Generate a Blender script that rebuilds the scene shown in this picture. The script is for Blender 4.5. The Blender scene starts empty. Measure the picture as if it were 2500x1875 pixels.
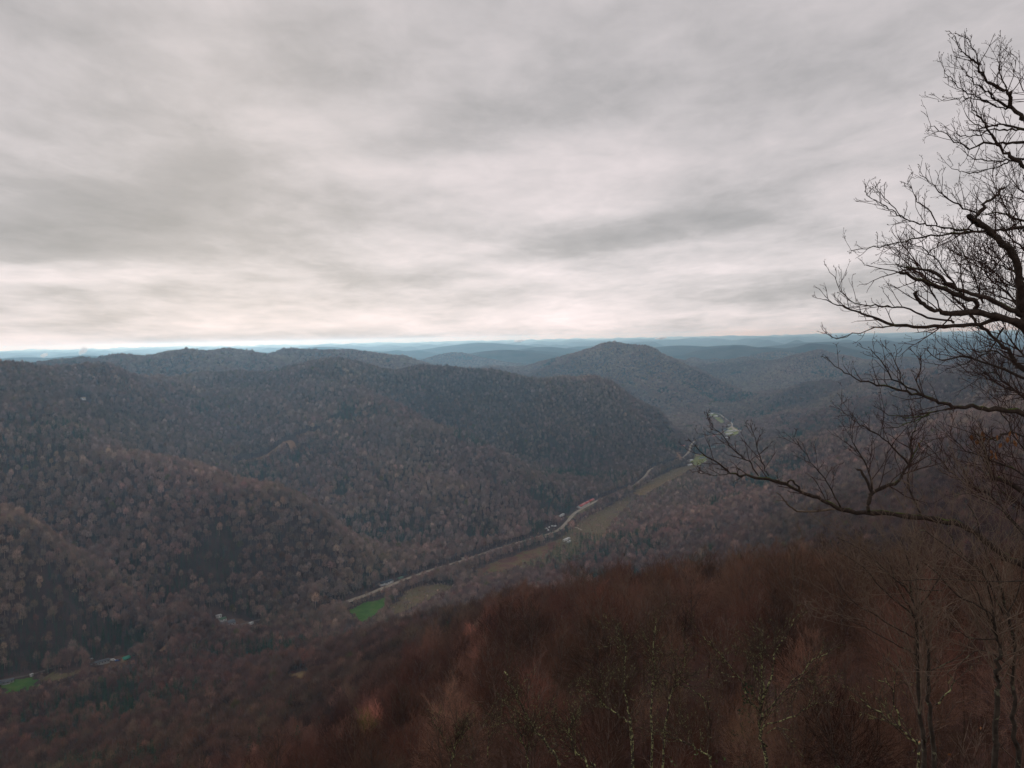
import bpy, math, random
import numpy as np
from mathutils import Vector, Matrix

R = math.radians
scene = bpy.context.scene
col = scene.collection

# ------------------------------------------------------------------ camera
EYE = 352.0                     # metres above the valley floor
FOC = 2080.0                    # focal length in photograph pixels (2500 wide)
PITCH, ROLL = R(3.15), R(1.17)
fw = np.array([0, math.cos(PITCH), -math.sin(PITCH)])
up0 = np.array([0, math.sin(PITCH), math.cos(PITCH)])
rt0 = np.array([1.0, 0, 0])
rt = rt0 * math.cos(ROLL) - up0 * math.sin(ROLL)
up = up0 * math.cos(ROLL) + rt0 * math.sin(ROLL)
cam = bpy.data.cameras.new('camera')
cam.sensor_width = 36.0
cam.lens = 36.0 * FOC / 2500.0
cam.clip_start = 0.2
cam.clip_end = 150000
camo = bpy.data.objects.new('camera', cam)
col.objects.link(camo)
M = Matrix(((rt[0], up[0], -fw[0], 0), (rt[1], up[1], -fw[1], 0), (rt[2], up[2], -fw[2], EYE), (0, 0, 0, 1)))
camo.matrix_world = M
scene.camera = camo

# ------------------------------------------------------------------ render settings
scene.render.engine = 'CYCLES'
scene.view_settings.view_transform = 'Standard'
scene.view_settings.look = 'None'
scene.view_settings.exposure = 0.0
scene.view_settings.gamma = 1.0
scene.view_settings.use_curve_mapping = False
cy = scene.cycles
cy.max_bounces = 6
cy.diffuse_bounces = 2
cy.glossy_bounces = 2
cy.transmission_bounces = 2
cy.volume_bounces = 4
cy.transparent_max_bounces = 8
cy.use_denoising = True
cy.denoising_input_passes = 'RGB_ALBEDO_NORMAL'
cy.denoising_prefilter = 'ACCURATE'
cy.use_adaptive_sampling = False
try:
    cy.denoiser = 'OPENIMAGEDENOISE'
except Exception:
    pass
cy.sample_clamp_indirect = 4.0

# ------------------------------------------------------------------ node helper
def nodes_of(m):
    m.use_nodes = True
    t = m.node_tree
    t.nodes.clear()
    return t

class NT:
    def __init__(s, tree): s.t = tree
    def n(s, kind, **kw):
        nd = s.t.nodes.new(kind)
        for k, v in kw.items():
            if k.startswith('i_'):
                nd.inputs[k[2:].replace('_', ' ')].default_value = v
            elif k.startswith('x') and k[1:].isdigit():
                nd.inputs[int(k[1:])].default_value = v
            else:
                setattr(nd, k, v)
        return nd
    def l(s, a, b): s.t.links.new(a, b)
    def math(s, op, a, b=None, clamp=False):
        nd = s.t.nodes.new('ShaderNodeMath'); nd.operation = op; nd.use_clamp = clamp
        for i, v in enumerate((a, b)):
            if v is None: continue
            if isinstance(v, (int, float)): nd.inputs[i].default_value = v
            else: s.l(v, nd.inputs[i])
        return nd.outputs[0]
    def ramp(s, fac, stops, interp='LINEAR'):
        nd = s.t.nodes.new('ShaderNodeValToRGB')
        cr = nd.color_ramp; cr.interpolation = interp
        while len(cr.elements) < len(stops): cr.elements.new(0.5)
        for e, (p, c) in zip(cr.elements, stops):
            e.position = p
            e.color = (c, c, c, 1) if isinstance(c, (int, float)) else (*c, 1)
        s.l(fac, nd.inputs[0])
        return nd.outputs[0]
    def mix(s, fac, a, b, blend='MIX'):
        nd = s.t.nodes.new('ShaderNodeMix'); nd.data_type = 'RGBA'; nd.blend_type = blend
        for i, v in ((0, fac), (6, a), (7, b)):
            if isinstance(v, (int, float)): nd.inputs[i].default_value = v
            elif isinstance(v, tuple): nd.inputs[i].default_value = (*v[:3], 1)
            else: s.l(v, nd.inputs[i])
        return nd.outputs[2]
    def noise(s, vec, scale, detail=4, rough=0.5, dist=0.0, out=0):
        nd = s.t.nodes.new('ShaderNodeTexNoise')
        nd.inputs['Scale'].default_value = scale
        nd.inputs['Detail'].default_value = detail
        nd.inputs['Roughness'].default_value = rough
        nd.inputs['Distortion'].default_value = dist
        if vec is not None: s.l(vec, nd.inputs['Vector'])
        return nd.outputs[out]

# ------------------------------------------------------------------ world: overcast sky
SUN_EL, SUN_AZ = R(17), R(-18)         # azimuth measured clockwise from +Y
world = bpy.data.worlds.new('World')
scene.world = world
world.use_nodes = True
w = NT(world.node_tree)
world.node_tree.nodes.clear()
sky = w.n('ShaderNodeTexSky', sky_type='NISHITA', sun_disc=False, sun_elevation=SUN_EL, sun_rotation=SUN_AZ)
tc = w.n('ShaderNodeTexCoord')
sep = w.n('ShaderNodeSeparateXYZ'); w.l(tc.outputs['Generated'], sep.inputs[0])
zc = w.math('ADD', w.math('MAXIMUM', sep.outputs[2], 0.0), 0.11)
cx = w.math('DIVIDE', sep.outputs[0], zc)
cyy = w.math('DIVIDE', sep.outputs[1], zc)
comb = w.n('ShaderNodeCombineXYZ'); w.l(cx, comb.inputs[0]); w.l(cyy, comb.inputs[1])
mp = w.n('ShaderNodeMapping'); w.l(comb.outputs[0], mp.inputs[0])
mp.inputs['Location'].default_value = (3.1, 7.4, 0.0)
mp.inputs['Rotation'].default_value = (0, 0, R(12))
mp.inputs['Scale'].default_value = (0.95, 0.62, 1.0)
n1 = w.noise(mp.outputs[0], 0.62, 10, 0.60, 0.25)
n2 = w.noise(mp.outputs[0], 2.1, 8, 0.56, 0.3)
n3 = w.noise(mp.outputs[0], 0.2, 3, 0.5, 0.2)
dens = w.math('ADD', w.math('ADD', w.math('MULTIPLY', n1, 0.50), w.math('MULTIPLY', n2, 0.20)), w.math('MULTIPLY', n3, 0.24))
# the larger cloud banks of the deck: bearing (as photograph pixels), half width, half height, tilt, weight
def sky_plane(u, v):
    d = fw + rt * ((u - 1250.0) / FOC) - up * ((v - 937.5) / FOC); d = d / np.linalg.norm(d)
    return d[:2] / (max(d[2], 0) + 0.11)
warp = w.n('ShaderNodeVectorMath', operation='SCALE'); w.l(w.noise(comb.outputs[0], 0.9, 6, 0.6, 0.0, 1), warp.inputs[0]); warp.inputs['Scale'].default_value = 1.1
pl = w.n('ShaderNodeVectorMath', operation='ADD'); w.l(comb.outputs[0], pl.inputs[0]); w.l(warp.outputs[0], pl.inputs[1])
BANKS = [(130, 600, 420, 52, 0, .13), (1450, 575, 640, 60, -9, .105), (720, 520, 600, 60, 3, .06), (620, 140, 380, 130, -20, .05), (1060, 330, 460, 80, -10, .06), (2150, 190, 420, 110, -12, .05),
         (1480, 440, 420, 60, -8, -.02), (2250, 480, 420, 130, -10, -.10), (150, 680, 420, 28, 0, -.09), (1300, 80, 500, 90, -10, -.025), (350, 330, 420, 70, -5, -.01), (720, 668, 330, 26, 0, .07), (2050, 715, 380, 20, 0, .07), (1700, 660, 450, 24, -3, -.06), (900, 780, 700, 26, 0, -.05)]
for (u, v, hw, hh_, tl, amp) in BANKS:
    c_ = sky_plane(u, v) + 0.55; ct, st = math.cos(R(tl)), math.sin(R(tl))
    a_ = sky_plane(u + hw * ct, v + hw * st) - sky_plane(u, v); b_ = sky_plane(u - hh_ * st, v - hh_ * ct) - sky_plane(u, v)
    inv = np.linalg.inv(np.stack([a_, b_], 1))
    sb = w.n('ShaderNodeVectorMath', operation='SUBTRACT'); w.l(pl.outputs[0], sb.inputs[0]); sb.inputs[1].default_value = (c_[0], c_[1], 0)
    sq = []
    for row in inv:
        dp = w.n('ShaderNodeVectorMath', operation='DOT_PRODUCT'); w.l(sb.outputs[0], dp.inputs[0]); dp.inputs[1].default_value = (row[0], row[1], 0)
        sq.append(w.math('MULTIPLY', dp.outputs['Value'], dp.outputs['Value']))
    g_ = w.math('POWER', 2.718, w.math('MULTIPLY', w.math('ADD', sq[0], sq[1]), -0.9))
    dens = w.math('ADD', dens, w.math('MULTIPLY', g_, amp))
n4 = w.noise(mp.outputs[0], 6.5, 6, 0.6, 0.8)
dens = w.math('ADD', dens, w.math('ADD', w.math('MULTIPLY', n4, 0.085), 0.012))
lum = w.ramp(dens, [(0.345, (0.86, 0.765, 0.775)), (0.445, (0.68, 0.622, 0.630)), (0.515, (0.555, 0.522, 0.530)), (0.585, (0.42, 0.404, 0.410)), (0.68, (0.32, 0.314, 0.32))])
el = w.math('MAXIMUM', sep.outputs[2], 0.0)
lowglow = w.ramp(el, [(0.0, 1.30), (0.07, 1.24), (0.17, 1.06), (0.4, 1.0), (1.0, 1.0)])
cloud = w.mix(1.0, lum, lowglow, 'MULTIPLY')
cloud10 = w.mix(1.0, cloud, (10, 10, 10), 'MULTIPLY')
skyc = w.mix(0.97, sky.outputs[0], cloud10)
bg = w.n('ShaderNodeBackground'); w.l(skyc, bg.inputs[0]); bg.inputs[1].default_value = 0.1
wo = w.n('ShaderNodeOutputWorld'); w.l(bg.outputs[0], wo.inputs[0])

sun = bpy.data.lights.new('sun', 'SUN')
sun.energy = 1.5
sun.angle = R(12)
sun.color = (1.0, 0.965, 0.93)
suno = bpy.data.objects.new('sun', sun)
col.objects.link(suno)
sd = Vector((math.sin(SUN_AZ) * math.cos(SUN_EL), math.cos(SUN_AZ) * math.cos(SUN_EL), math.sin(SUN_EL)))
suno.rotation_euler = sd.to_track_quat('Z', 'Y').to_euler()
suno.location = (200, -200, 900)

# ------------------------------------------------------------------ bearings and distances -> real places
def ray(u, v):
    d = fw + rt * ((u - 1250.0) / FOC) - up * ((v - 937.5) / FOC)
    return d / math.hypot(d[0], d[1])
def place(u, v, dist):           # point at a horizontal distance along a sight line (z relative to the eye)
    return ray(u, v) * dist
def az_of(u):
    d = ray(u, 937.5)
    return math.atan2(d[0], d[1])

# ------------------------------------------------------------------ noise in numpy
_rng = np.random.RandomState(5)
_perm = np.concatenate([_rng.permutation(256)] * 3)
_g = np.stack([np.cos(np.arange(16) * math.pi / 8), np.sin(np.arange(16) * math.pi / 8)], 1)
def perlin(x, y):
    xi = np.floor(x).astype(int); yi = np.floor(y).astype(int)
    xf = x - xi; yf = y - yi
    uu = xf * xf * xf * (xf * (xf * 6 - 15) + 10); vv = yf * yf * yf * (yf * (yf * 6 - 15) + 10)
    def gr(ix, iy, dx, dy):
        h = _perm[(_perm[ix & 255] + iy) & 255] & 15
        return _g[h, 0] * dx + _g[h, 1] * dy
    a = gr(xi, yi, xf, yf); b = gr(xi + 1, yi, xf - 1, yf)
    c = gr(xi, yi + 1, xf, yf - 1); d = gr(xi + 1, yi + 1, xf - 1, yf - 1)
    return (a + uu * (b - a)) + vv * ((c + uu * (d - c)) - (a + uu * (b - a)))
def fbm(x, y, octv=4):
    s = 0; a = 1.0
    for k in range(octv):
        s = s + a * perlin(x * 2 ** k + 17.3 * k, y * 2 ** k - 9.1 * k); a *= 0.5
    return s
def ridged(x, y, octv=4):
    s = 0; a = 1.0; t = 0
    for k in range(octv):
        s = s + a * (1 - np.abs(perlin(x * 2 ** k + 31.7 * k, y * 2 ** k + 5.3 * k)) * 1.7); t += a; a *= 0.45
    return s / t

# ------------------------------------------------------------------ terrain skeleton: crests, hollows, valley floor
FLOOR = -350.0
pts = []
def add_line(lst, off=0.0, step=70.0):
    P = [np.array(place(*q)) + np.array([0, 0, off]) if len(q) == 3 else np.array(q[0]) for q in lst]
    for a, b in zip(P[:-1], P[1:]):
        n = max(1, int(np.linalg.norm((b - a)[:2]) / step))
        for k in range(n): pts.append(a + (b - a) * k / n)
    pts.append(P[-1])
def floor_at(u, v):
    d = ray(u, v)
    return d * (FLOOR / d[2])
def zp(u, dist, z):              # bearing of a column, distance, height
    a = az_of(u)
    return (np.array([math.sin(a) * dist, math.cos(a) * dist, z]),)

ROAD_PX = [(-260, 1738), (0, 1672), (130, 1648), (250, 1632), (340, 1602), (440, 1578), (540, 1545), (640, 1520), (749, 1500), (832, 1487), (881, 1467), (930, 1447), (979, 1426), (1044, 1402), (1146, 1371),
           (1207, 1349), (1288, 1325), (1361, 1304), (1382, 1284), (1402, 1258), (1459, 1227), (1512, 1205), (1549, 1191), (1577, 1166), (1585, 1152),
           (1604, 1142), (1638, 1134), (1663, 1126), (1675, 1115), (1684, 1104), (1686, 1092), (1695, 1080), (1730, 1068), (1765, 1058), (1786, 1046), (1788, 1038), (1770, 1024), (1757, 1014), (1735, 1012)]
road_pts = [floor_at(*q) for q in ROAD_PX]
def resample(P, step):
    P = np.array(P); seg = np.linalg.norm(np.diff(P[:, :2], axis=0), axis=1); s = np.concatenate([[0], np.cumsum(seg)])
    t = np.arange(0, s[-1], step)
    return np.stack([np.interp(t, s, P[:, k]) for k in range(3)], 1)
def smooth(P, it=3):
    P = P.copy()
    for _ in range(it): P[1:-1] = (P[:-2] + 2 * P[1:-1] + P[2:]) / 4
    return P
road_line = smooth(resample(road_pts, 12.0), 4)
rs = road_line[::5]
tn = np.gradient(rs[:, :2], axis=0); tn /= np.linalg.norm(tn, axis=1)[:, None]
for off in (-28, 0, 30):
    for p, t in zip(rs, tn): pts.append(np.array([p[0] + t[1] * off, p[1] - t[0] * off, FLOOR]))
for q in [(900, 1520), (1000, 1470), (1080, 1430), (1150, 1405), (1230, 1380), (1300, 1345), (1420, 1305), (1500, 1255), (1600, 1185), (1680, 1135), (1350, 1340), (1100, 1440), (960, 1500), (1755, 1024), (1745, 1010), (1790, 1000)]:
    pts.append(floor_at(*q))
CROWN = -11.0
# main skyline ridge across the valley
add_line([(-500, 925, 1700), (-300, 920, 1750), (-100, 915, 1800), (0, 903, 1850), (58, 891, 1900), (111, 881, 1950), (230, 886, 2050), (284, 893, 2150), (334, 914, 2250), (450, 918, 2350), (569, 907, 2400),
          (692, 895, 2400), (800, 885, 2350), (881, 880, 2300), (950, 886, 2300), (1003, 884, 2350), (1085, 898, 2450), (1186, 910, 2500), (1280, 899, 2450), (1370, 902, 2450), (1435, 922, 2500), (1492, 943, 2550),
          (1553, 959, 2620), (1610, 975, 2700), (1654, 994, 2750), (1680, 1030, 2800)], CROWN)
# ridge behind it
add_line([(150, 892, 2950), (330, 883, 3000), (461, 869, 3000), (576, 872, 3100), (653, 874, 3200), (750, 868, 3300), (850, 866, 3400), (940, 872, 3500), (1030, 882, 3600), (1100, 905, 3700)], CROWN)
add_line([zp(100, 2500, -190), zp(400, 2680, -150), zp(600, 2750, -170), zp(800, 2850, -190), zp(1000, 2950, -230), zp(1200, 3100, -280), zp(1500, 3300, -320), zp(1720, 3500, -345)])
# long middle spur
add_line([(881, 885, 2300), (870, 910, 2180), (881, 943, 2060), (963, 1008, 1900), (1060, 1040, 1820), (1146, 1077, 1780), (1227, 1093, 1760), (1309, 1134, 1780), (1410, 1155, 1840), (1459, 1182, 1900)], CROWN)
add_line([zp(960, 2260, -165), zp(1030, 2200, -232), zp(1146, 2120, -290), zp(1280, 2110, -325), zp(1400, 2120, -342), zp(1500, 2130, -348)])
# lower spur
add_line([(140, 990, 1660), (200, 1045, 1470), (315, 1112, 1350), (442, 1150, 1265), (538, 1176, 1215), (672, 1197, 1180), (730, 1203, 1178), (807, 1226, 1192), (938, 1285, 1240), (1010, 1316, 1285)], CROWN)
add_line([(420, 960, 2260), (500, 1008, 2120), (560, 1085, 1900), (588, 1142, 1780), zp(640, 1620, -285), zp(672, 1500, -308), zp(807, 1420, -330), zp(938, 1390, -343), zp(1060, 1400, -349)], 0)
add_line([zp(330, 1640, -205), zp(440, 1600, -245), zp(560, 1580, -275)])
# light left spur
add_line([(-150, 1070, 1430), (0, 1030, 1540), (104, 995, 1640), (154, 982, 1690), (284, 945, 1900)], CROWN)
add_line([(-150, 1012, 1760), (60, 975, 1850), (200, 948, 1930)], -22)
# nearest left spur
add_line([(-150, 1180, 1230), (0, 1215, 1160), (100, 1258, 1110), (230, 1303, 1060), (346, 1353, 1030), (420, 1410, 1022), (480, 1461, 1015)], CROWN)
for q in [(0, 1010, -308), (-150, 1040, -300), (150, 985, -312), (300, 965, -320), (400, 958, -330), (600, 1090, -292), (750, 1100, -297), (900, 1130, -312), (1000, 1600, -268), (1146, 1520, -290), (1300, 1640, -305)]: pts.append(zp(*q)[0])
add_line([zp(20, 1330, -262), zp(160, 1250, -288), zp(300, 1180, -314), zp(384, 1125, -329), zp(470, 1075, -343), zp(530, 1050, -348)])
# cone hill beyond and its skirts
add_line([(1230, 912, 4250), (1300, 892, 4300), (1370, 864, 4350), (1430, 845, 4400), (1475, 833, 4420), (1510, 830, 4420), (1545, 834, 4410), (1593, 848, 4350), (1654, 870, 4300), (1700, 893, 4250), (1742, 927, 4200), (1790, 966, 4150)], -14)
add_line([zp(1250, 3600, -300), zp(1400, 3500, -330), zp(1600, 3500, -345)])
add_line([zp(1400, 5100, -260), zp(1600, 5100, -270), zp(1750, 4900, -300), zp(1810, 4500, -335)])
# right mountain flank
add_line([(1800, 985, 4000), (1850, 962, 3900), (1966, 932, 3800), (2080, 925, 3650), (2210, 914, 3400), (2373, 890, 3100), (2500, 868, 2800), (2800, 830, 2400), (3200, 790, 2000)], CROWN)
add_line([zp(1850, 4500, -310), zp(2000, 4600, -280), zp(2250, 4500, -260), zp(2500, 4300, -230), zp(2800, 4000, -200)])
add_line([(1815, 1035, 3500), (1885, 1008, 3300), (2007, 990, 3050), (2200, 962, 2700), (2400, 928, 2400), (2650, 890, 2100)], CROWN)
add_line([zp(1850, 3600, -335), zp(2007, 3350, -300), zp(2200, 3000, -250)])
add_line([(1760, 1100, 2640), (1850, 1080, 2500), (2000, 1060, 2250), (2200, 1035, 1950), (2400, 1005, 1700), (2650, 970, 1500)], CROWN)
add_line([zp(1850, 2750, -338), zp(2000, 2550, -300), zp(2200, 2250, -255)])
add_line([(1500, 1302, 1500), (1650, 1270, 1480), (1800, 1250, 1350), (1950, 1240, 1150), (2100, 1236, 950), (2300, 1195, 880), (2500, 1140, 830), (2800, 1080, 750)], CROWN)
# the near slope, column by column: (distance, ground height)
near = {
    -400: [(60, -62), (200, -110), (400, -215), (600, -290), (760, -335)],
    0: [(60, -62), (200, -120), (400, -215), (560, -267), (760, -330)],
    300: [(60, -60), (200, -112), (370, -201), (520, -251), (680, -297), (850, -336)],
    600: [(60, -54), (180, -103), (250, -138), (320, -168), (420, -206), (560, -250), (720, -290), (880, -325)],
    750: [(60, -48), (160, -92), (250, -132), (330, -163), (450, -207), (650, -262), (820, -296), (960, -338)],
    900: [(60, -42), (130, -74), (190, -99), (250, -122), (330, -149), (430, -183), (600, -233), (780, -276), (950, -338)],
    1075: [(55, -40), (85, -52), (130, -68), (180, -84), (250, -105), (330, -128), (430, -157), (520, -182), (600, -205), (690, -230), (800, -285), (950, -340)],
    1250: [(25, -20), (40, -29), (55, -38), (85, -48), (120, -59), (170, -69), (230, -84), (300, -104), (380, -127), (450, -148), (530, -178), (660, -255), (800, -315), (950, -342)],
    1600: [(25, -19), (45, -33), (65, -40), (85, -44), (115, -51), (170, -61), (220, -74), (350, -140), (550, -220), (800, -290), (1000, -325), (1200, -345)],
    2000: [(20, -17), (32, -27), (45, -31), (65, -37), (100, -44), (150, -53), (200, -62), (270, -95), (450, -165), (700, -220), (1000, -236)],
    2450: [(15, -14), (28, -23), (50, -31), (100, -41), (150, -52), (250, -85), (450, -140), (650, -160)],
    2900: [(15, -12), (40, -22), (100, -34), (250, -75), (500, -110)],
    3600: [(15, -8), (40, -16), (120, -30), (400, -70), (1200, -120)],
}
for uc, l in near.items():
    for d, z in l: pts.append(zp(uc, d, z)[0])
for d, a0, z in [(1.2, 0, -1.9), (3, 1.6, -2.2), (3, -1.6, -2.4), (4, 3, -1.7), (3, 0, -4.2), (3, .7, -4), (3, -.7, -4.4), (6, 0, -8.5), (6, .6, -7.5), (6, -.6, -9.5), (11, 0, -13), (11, .55, -11.5), (11, -.5, -16), (11, -.25, -15), (20, -.6, -29), (20, -.35, -27), (20, -.17, -24), (20, 0, -18.5), (36, -.6, -44), (36, -.35, -40), (36, -.17, -34), (30, 3.14, -1), (80, 3.14, 2), (300, 3.14, -20), (40, 2.2, -3), (40, -2.2, -6), (1500, 3.14, -200), (1500, 2.3, -120), (1500, -2.2, -260), (4000, 3.14, -240), (4000, 2, -200), (4000, -2, -260), (4500, -.75, -260)]:
    pts.append(np.array([math.sin(a0) * d, math.cos(a0) * d, z]))
ctl = np.array(pts)
# thin out coincident centres
keep = []
for i, p in enumerate(ctl):
    mind = 0.02 * math.hypot(p[0], p[1]) + 0.5
    if not keep or np.min(np.hypot(ctl[keep, 0] - p[0], ctl[keep, 1] - p[1])) > mind: keep.append(i)
ctl = ctl[keep]
def kern(d, h): return np.sqrt(d * d + h * h)
dd = np.hypot(ctl[:, None, 0] - ctl[None, :, 0], ctl[:, None, 1] - ctl[None, :, 1])
hh = np.zeros(len(ctl))
A = dd - np.diag(np.clip(np.hypot(ctl[:, 0], ctl[:, 1]) * .006, .3, 25.0))
N = len(ctl)
Af = np.zeros((N + 1, N + 1)); Af[:N, :N] = A; Af[:N, N] = 1; Af[N, :N] = 1
wts = np.linalg.solve(Af, np.concatenate([ctl[:, 2], [0]]))
def rbf(x, y):
    z = np.full(x.shape, wts[N])
    for i in range(N):
        z += wts[i] * np.sqrt((x - ctl[i, 0]) ** 2 + (y - ctl[i, 1]) ** 2 + hh[i] ** 2)
    return z
def smoothstep(a, b, x):
    t = np.clip((x - a) / (b - a), 0, 1); return t * t * (3 - 2 * t)
FAR_HILLS = [(620, 858, 7500, 900, 2), (900, 856, 5600, 700, 1.6), (985, 862, 5200, 500, 1.5), (1110, 852, 6400, 600, 2), (1230, 853, 7200, 800, 2.5), (1330, 843, 9500, 900, 2.5), (1180, 836, 12000, 1100, 3), (1650, 841, 9000, 800, 3),
             (1760, 844, 8600, 900, 3), (1900, 852, 6800, 600, 2), (1820, 868, 5800, 450, 1.5), (2010, 832, 10500, 900, 3.2), (2130, 829, 9500, 800, 3), (2300, 826, 9500, 900, 3), (60, 872, 9500, 900, 3), (200, 866, 9000, 900, 3), (40, 893, 5600, 500, 2), (440, 862, 9000, 900, 3), (780, 846, 11000, 900, 3)]
def height(x, y):
    """Ground height relative to the eye."""
    r = np.hypot(x, y)
    z0 = rbf(x, y)
    k = 10.0
    z0 = FLOOR + k * np.logaddexp(0, (z0 - FLOOR) / k * 1.6) / 1.6
    hill = smoothstep(6, 70, z0 - FLOOR)
    gul = -np.clip(.88 - ridged(x / 380 + 3.3, y / 380, 2), 0, .6)
    fine = fbm(x / 70, y / 70, 3)
    amp = smoothstep(500, 1500, r)
    z0 = z0 + hill * amp * (gul * 72 * np.clip(r / 2000, .55, 1.25) + 8 * np.clip(r / 2000, .55, 1.25)) + fine * hill * (1.2 + 2.2 * smoothstep(40, 800, r))
    # far country: many low wooded ridges
    wx = x + 500 * fbm(x / 2600 + 9, y / 2600, 2); wy = y + 500 * fbm(x / 2600 - 5, y / 2600 + 4, 2)
    rg = ridged(wx / 2700 + .35, wy / 2700 + 2.2, 5)
    zf = -362 + 300 * np.clip(rg, 0, 1.05) ** 2.1 + 26 * fbm(x / 420, y / 420, 3)
    zf = zf - 40 * smoothstep(6000, 9000, r) * (1 - smoothstep(12000, 22000, r))
    for (u, v, d, rad, asp) in FAR_HILLS:
        p = place(u, v, d); a = math.atan2(p[0], p[1])
        dx = x - p[0]; dy = y - p[1]
        lx = (dx * math.cos(a) - dy * math.sin(a)) / (rad * asp * .6); ly = (dx * math.sin(a) + dy * math.cos(a)) / rad
        q = np.exp(-np.sqrt(lx * lx + ly * ly + .03) * 1.25 + .2)
        zh = -340 + (p[2] + 330) * q + 60 * (rg - .7) * q
        zf = np.maximum(zf, zh) + 8 * np.exp(-np.abs(zf - zh) / 16)
    b = smoothstep(4500, 5600, r)
    return z0 * (1 - b) + zf * b

# polar ground sheet, fine where the view goes
th_f = np.arange(-40, 40.001, 0.115)
th = np.concatenate([np.arange(-180, -40, 4.0), th_f, np.arange(44, 180.1, 4.0)])
th = np.radians(np.unique(np.round(th, 4)))
R0, Q = 3.0, 1.0128
NR = int(math.log(47000 / R0) / math.log(Q)) + 1
rr = R0 * Q ** np.arange(NR)
TH, RR = np.meshgrid(th, rr, indexing='ij')
GX = np.sin(TH) * RR; GY = np.cos(TH) * RR
GZ = height(GX, GY)
for _ in range(2):
    GZ[1:-1, 1:-1] = .5 * GZ[1:-1, 1:-1] + .125 * (GZ[:-2, 1:-1] + GZ[2:, 1:-1] + GZ[1:-1, :-2] + GZ[1:-1, 2:])
def ground(x, y):
    """Height of the ground sheet itself (relative to the eye)."""
    x = np.asarray(x, float); y = np.asarray(y, float)
    r = np.maximum(np.hypot(x, y), R0 * 1.001); t = np.arctan2(x, y)
    fi = np.clip(np.interp(t, th, np.arange(len(th))), 0, len(th) - 1.001); fj = np.clip(np.log(r / R0) / math.log(Q), 0, NR - 1.001)
    i = fi.astype(int); j = fj.astype(int); a = fi - i; b = fj - j
    return (GZ[i, j] * (1 - a) * (1 - b) + GZ[i + 1, j] * a * (1 - b) + GZ[i, j + 1] * (1 - a) * b + GZ[i + 1, j + 1] * a * b)
# greatest sight slope in front of each grid node (what the near ground hides)
SL = GZ / RR
HOR = np.maximum.accumulate(SL, axis=1)
def visible(x, y, h):
    r = np.hypot(x, y); t = np.arctan2(x, y)
    fi = np.clip(np.interp(t, th, np.arange(len(th))), 0, len(th) - 1.001).astype(int)
    fj = np.clip((np.log(np.maximum(r, R0 * 1.01) / R0) / math.log(Q)).astype(int) - 2, 0, NR - 1)
    return (ground(x, y) + h) / r > HOR[fi, fj] - 0.004 - 1.0 / r
def hit(u, v):
    """Where a sight line meets the ground."""
    d = ray(u, v)
    rs_ = rr
    zg = ground(d[0] * rs_, d[1] * rs_)
    k = np.nonzero(zg > d[2] * rs_)[0]
    k = k[k > 40]
    j = k[0] if len(k) else NR - 2
    a, b = rs_[j - 1], rs_[j]
    for _ in range(20):
        m = (a + b) / 2
        if ground(d[0] * m, d[1] * m) > d[2] * m: b = m
        else: a = m
    m = (a + b) / 2
    return np.array([d[0] * m, d[1] * m, float(ground(d[0] * m, d[1] * m))])

def mesh_from(name, V, F, mat=None, smooth_=False):
    """V: (n,3) array, F: (m,3) or (m,4) array or list of such arrays."""
    V = np.asarray(V, np.float32)
    Fs = F if isinstance(F, list) else [F]
    me = bpy.data.meshes.new(name)
    me.vertices.add(len(V)); me.vertices.foreach_set('co', V.ravel())
    loops = np.concatenate([np.asarray(f, np.int32).ravel() for f in Fs])
    sizes = np.concatenate([np.full(len(f), np.asarray(f).shape[1], np.int32) for f in Fs])
    me.loops.add(len(loops)); me.loops.foreach_set('vertex_index', loops)
    me.polygons.add(len(sizes))
    me.polygons.foreach_set('loop_start', np.concatenate([[0], np.cumsum(sizes)[:-1]]).astype(np.int32))
    me.polygons.foreach_set('loop_total', sizes)
    if smooth_: me.polygons.foreach_set('use_smooth', np.ones(len(sizes), bool))
    me.update(calc_edges=True)
    if mat: me.materials.append(mat)
    return me
def link(name, me, parent=None, loc=None, **props):
    o = bpy.data.objects.new(name, me)
    col.objects.link(o)
    if parent: o.parent = parent
    if loc is not None: o.location = loc
    for k, v in props.items(): o[k] = v
    return o
def thing(name, label, cat, loc=(0, 0, 0), rotz=0.0, group=None):
    o = bpy.data.objects.new(name, None)
    o.empty_display_size = 0.3
    col.objects.link(o)
    o.location = loc; o.rotation_euler = (0, 0, rotz)
    o['label'] = label; o['category'] = cat
    if group: o['group'] = group
    return o
# ------------------------------------------------------------------ materials
def principled(name, rough=0.9, spec=0.2):
    m = bpy.data.materials.new(name); t = NT(nodes_of(m))
    b = t.n('ShaderNodeBsdfPrincipled'); b.inputs['Roughness'].default_value = rough
    b.inputs['Specular IOR Level'].default_value = spec
    o = t.n('ShaderNodeOutputMaterial'); t.l(b.outputs[0], o.inputs[0])
    return m, t, b
def pos_of(t): return t.n('ShaderNodeNewGeometry').outputs['Position']
def plain(name, c, rough=0.8, var=0.25, scale=1.5, spec=0.2):
    m, t, b = principled(name, rough, spec)
    n = t.noise(pos_of(t), scale, 4, 0.6)
    t.l(t.mix(1.0, c, t.ramp(n, [(0.3, 1 - var), (0.7, 1 + var * .4)]), 'MULTIPLY'), b.inputs['Base Color'])
    return m

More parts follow.
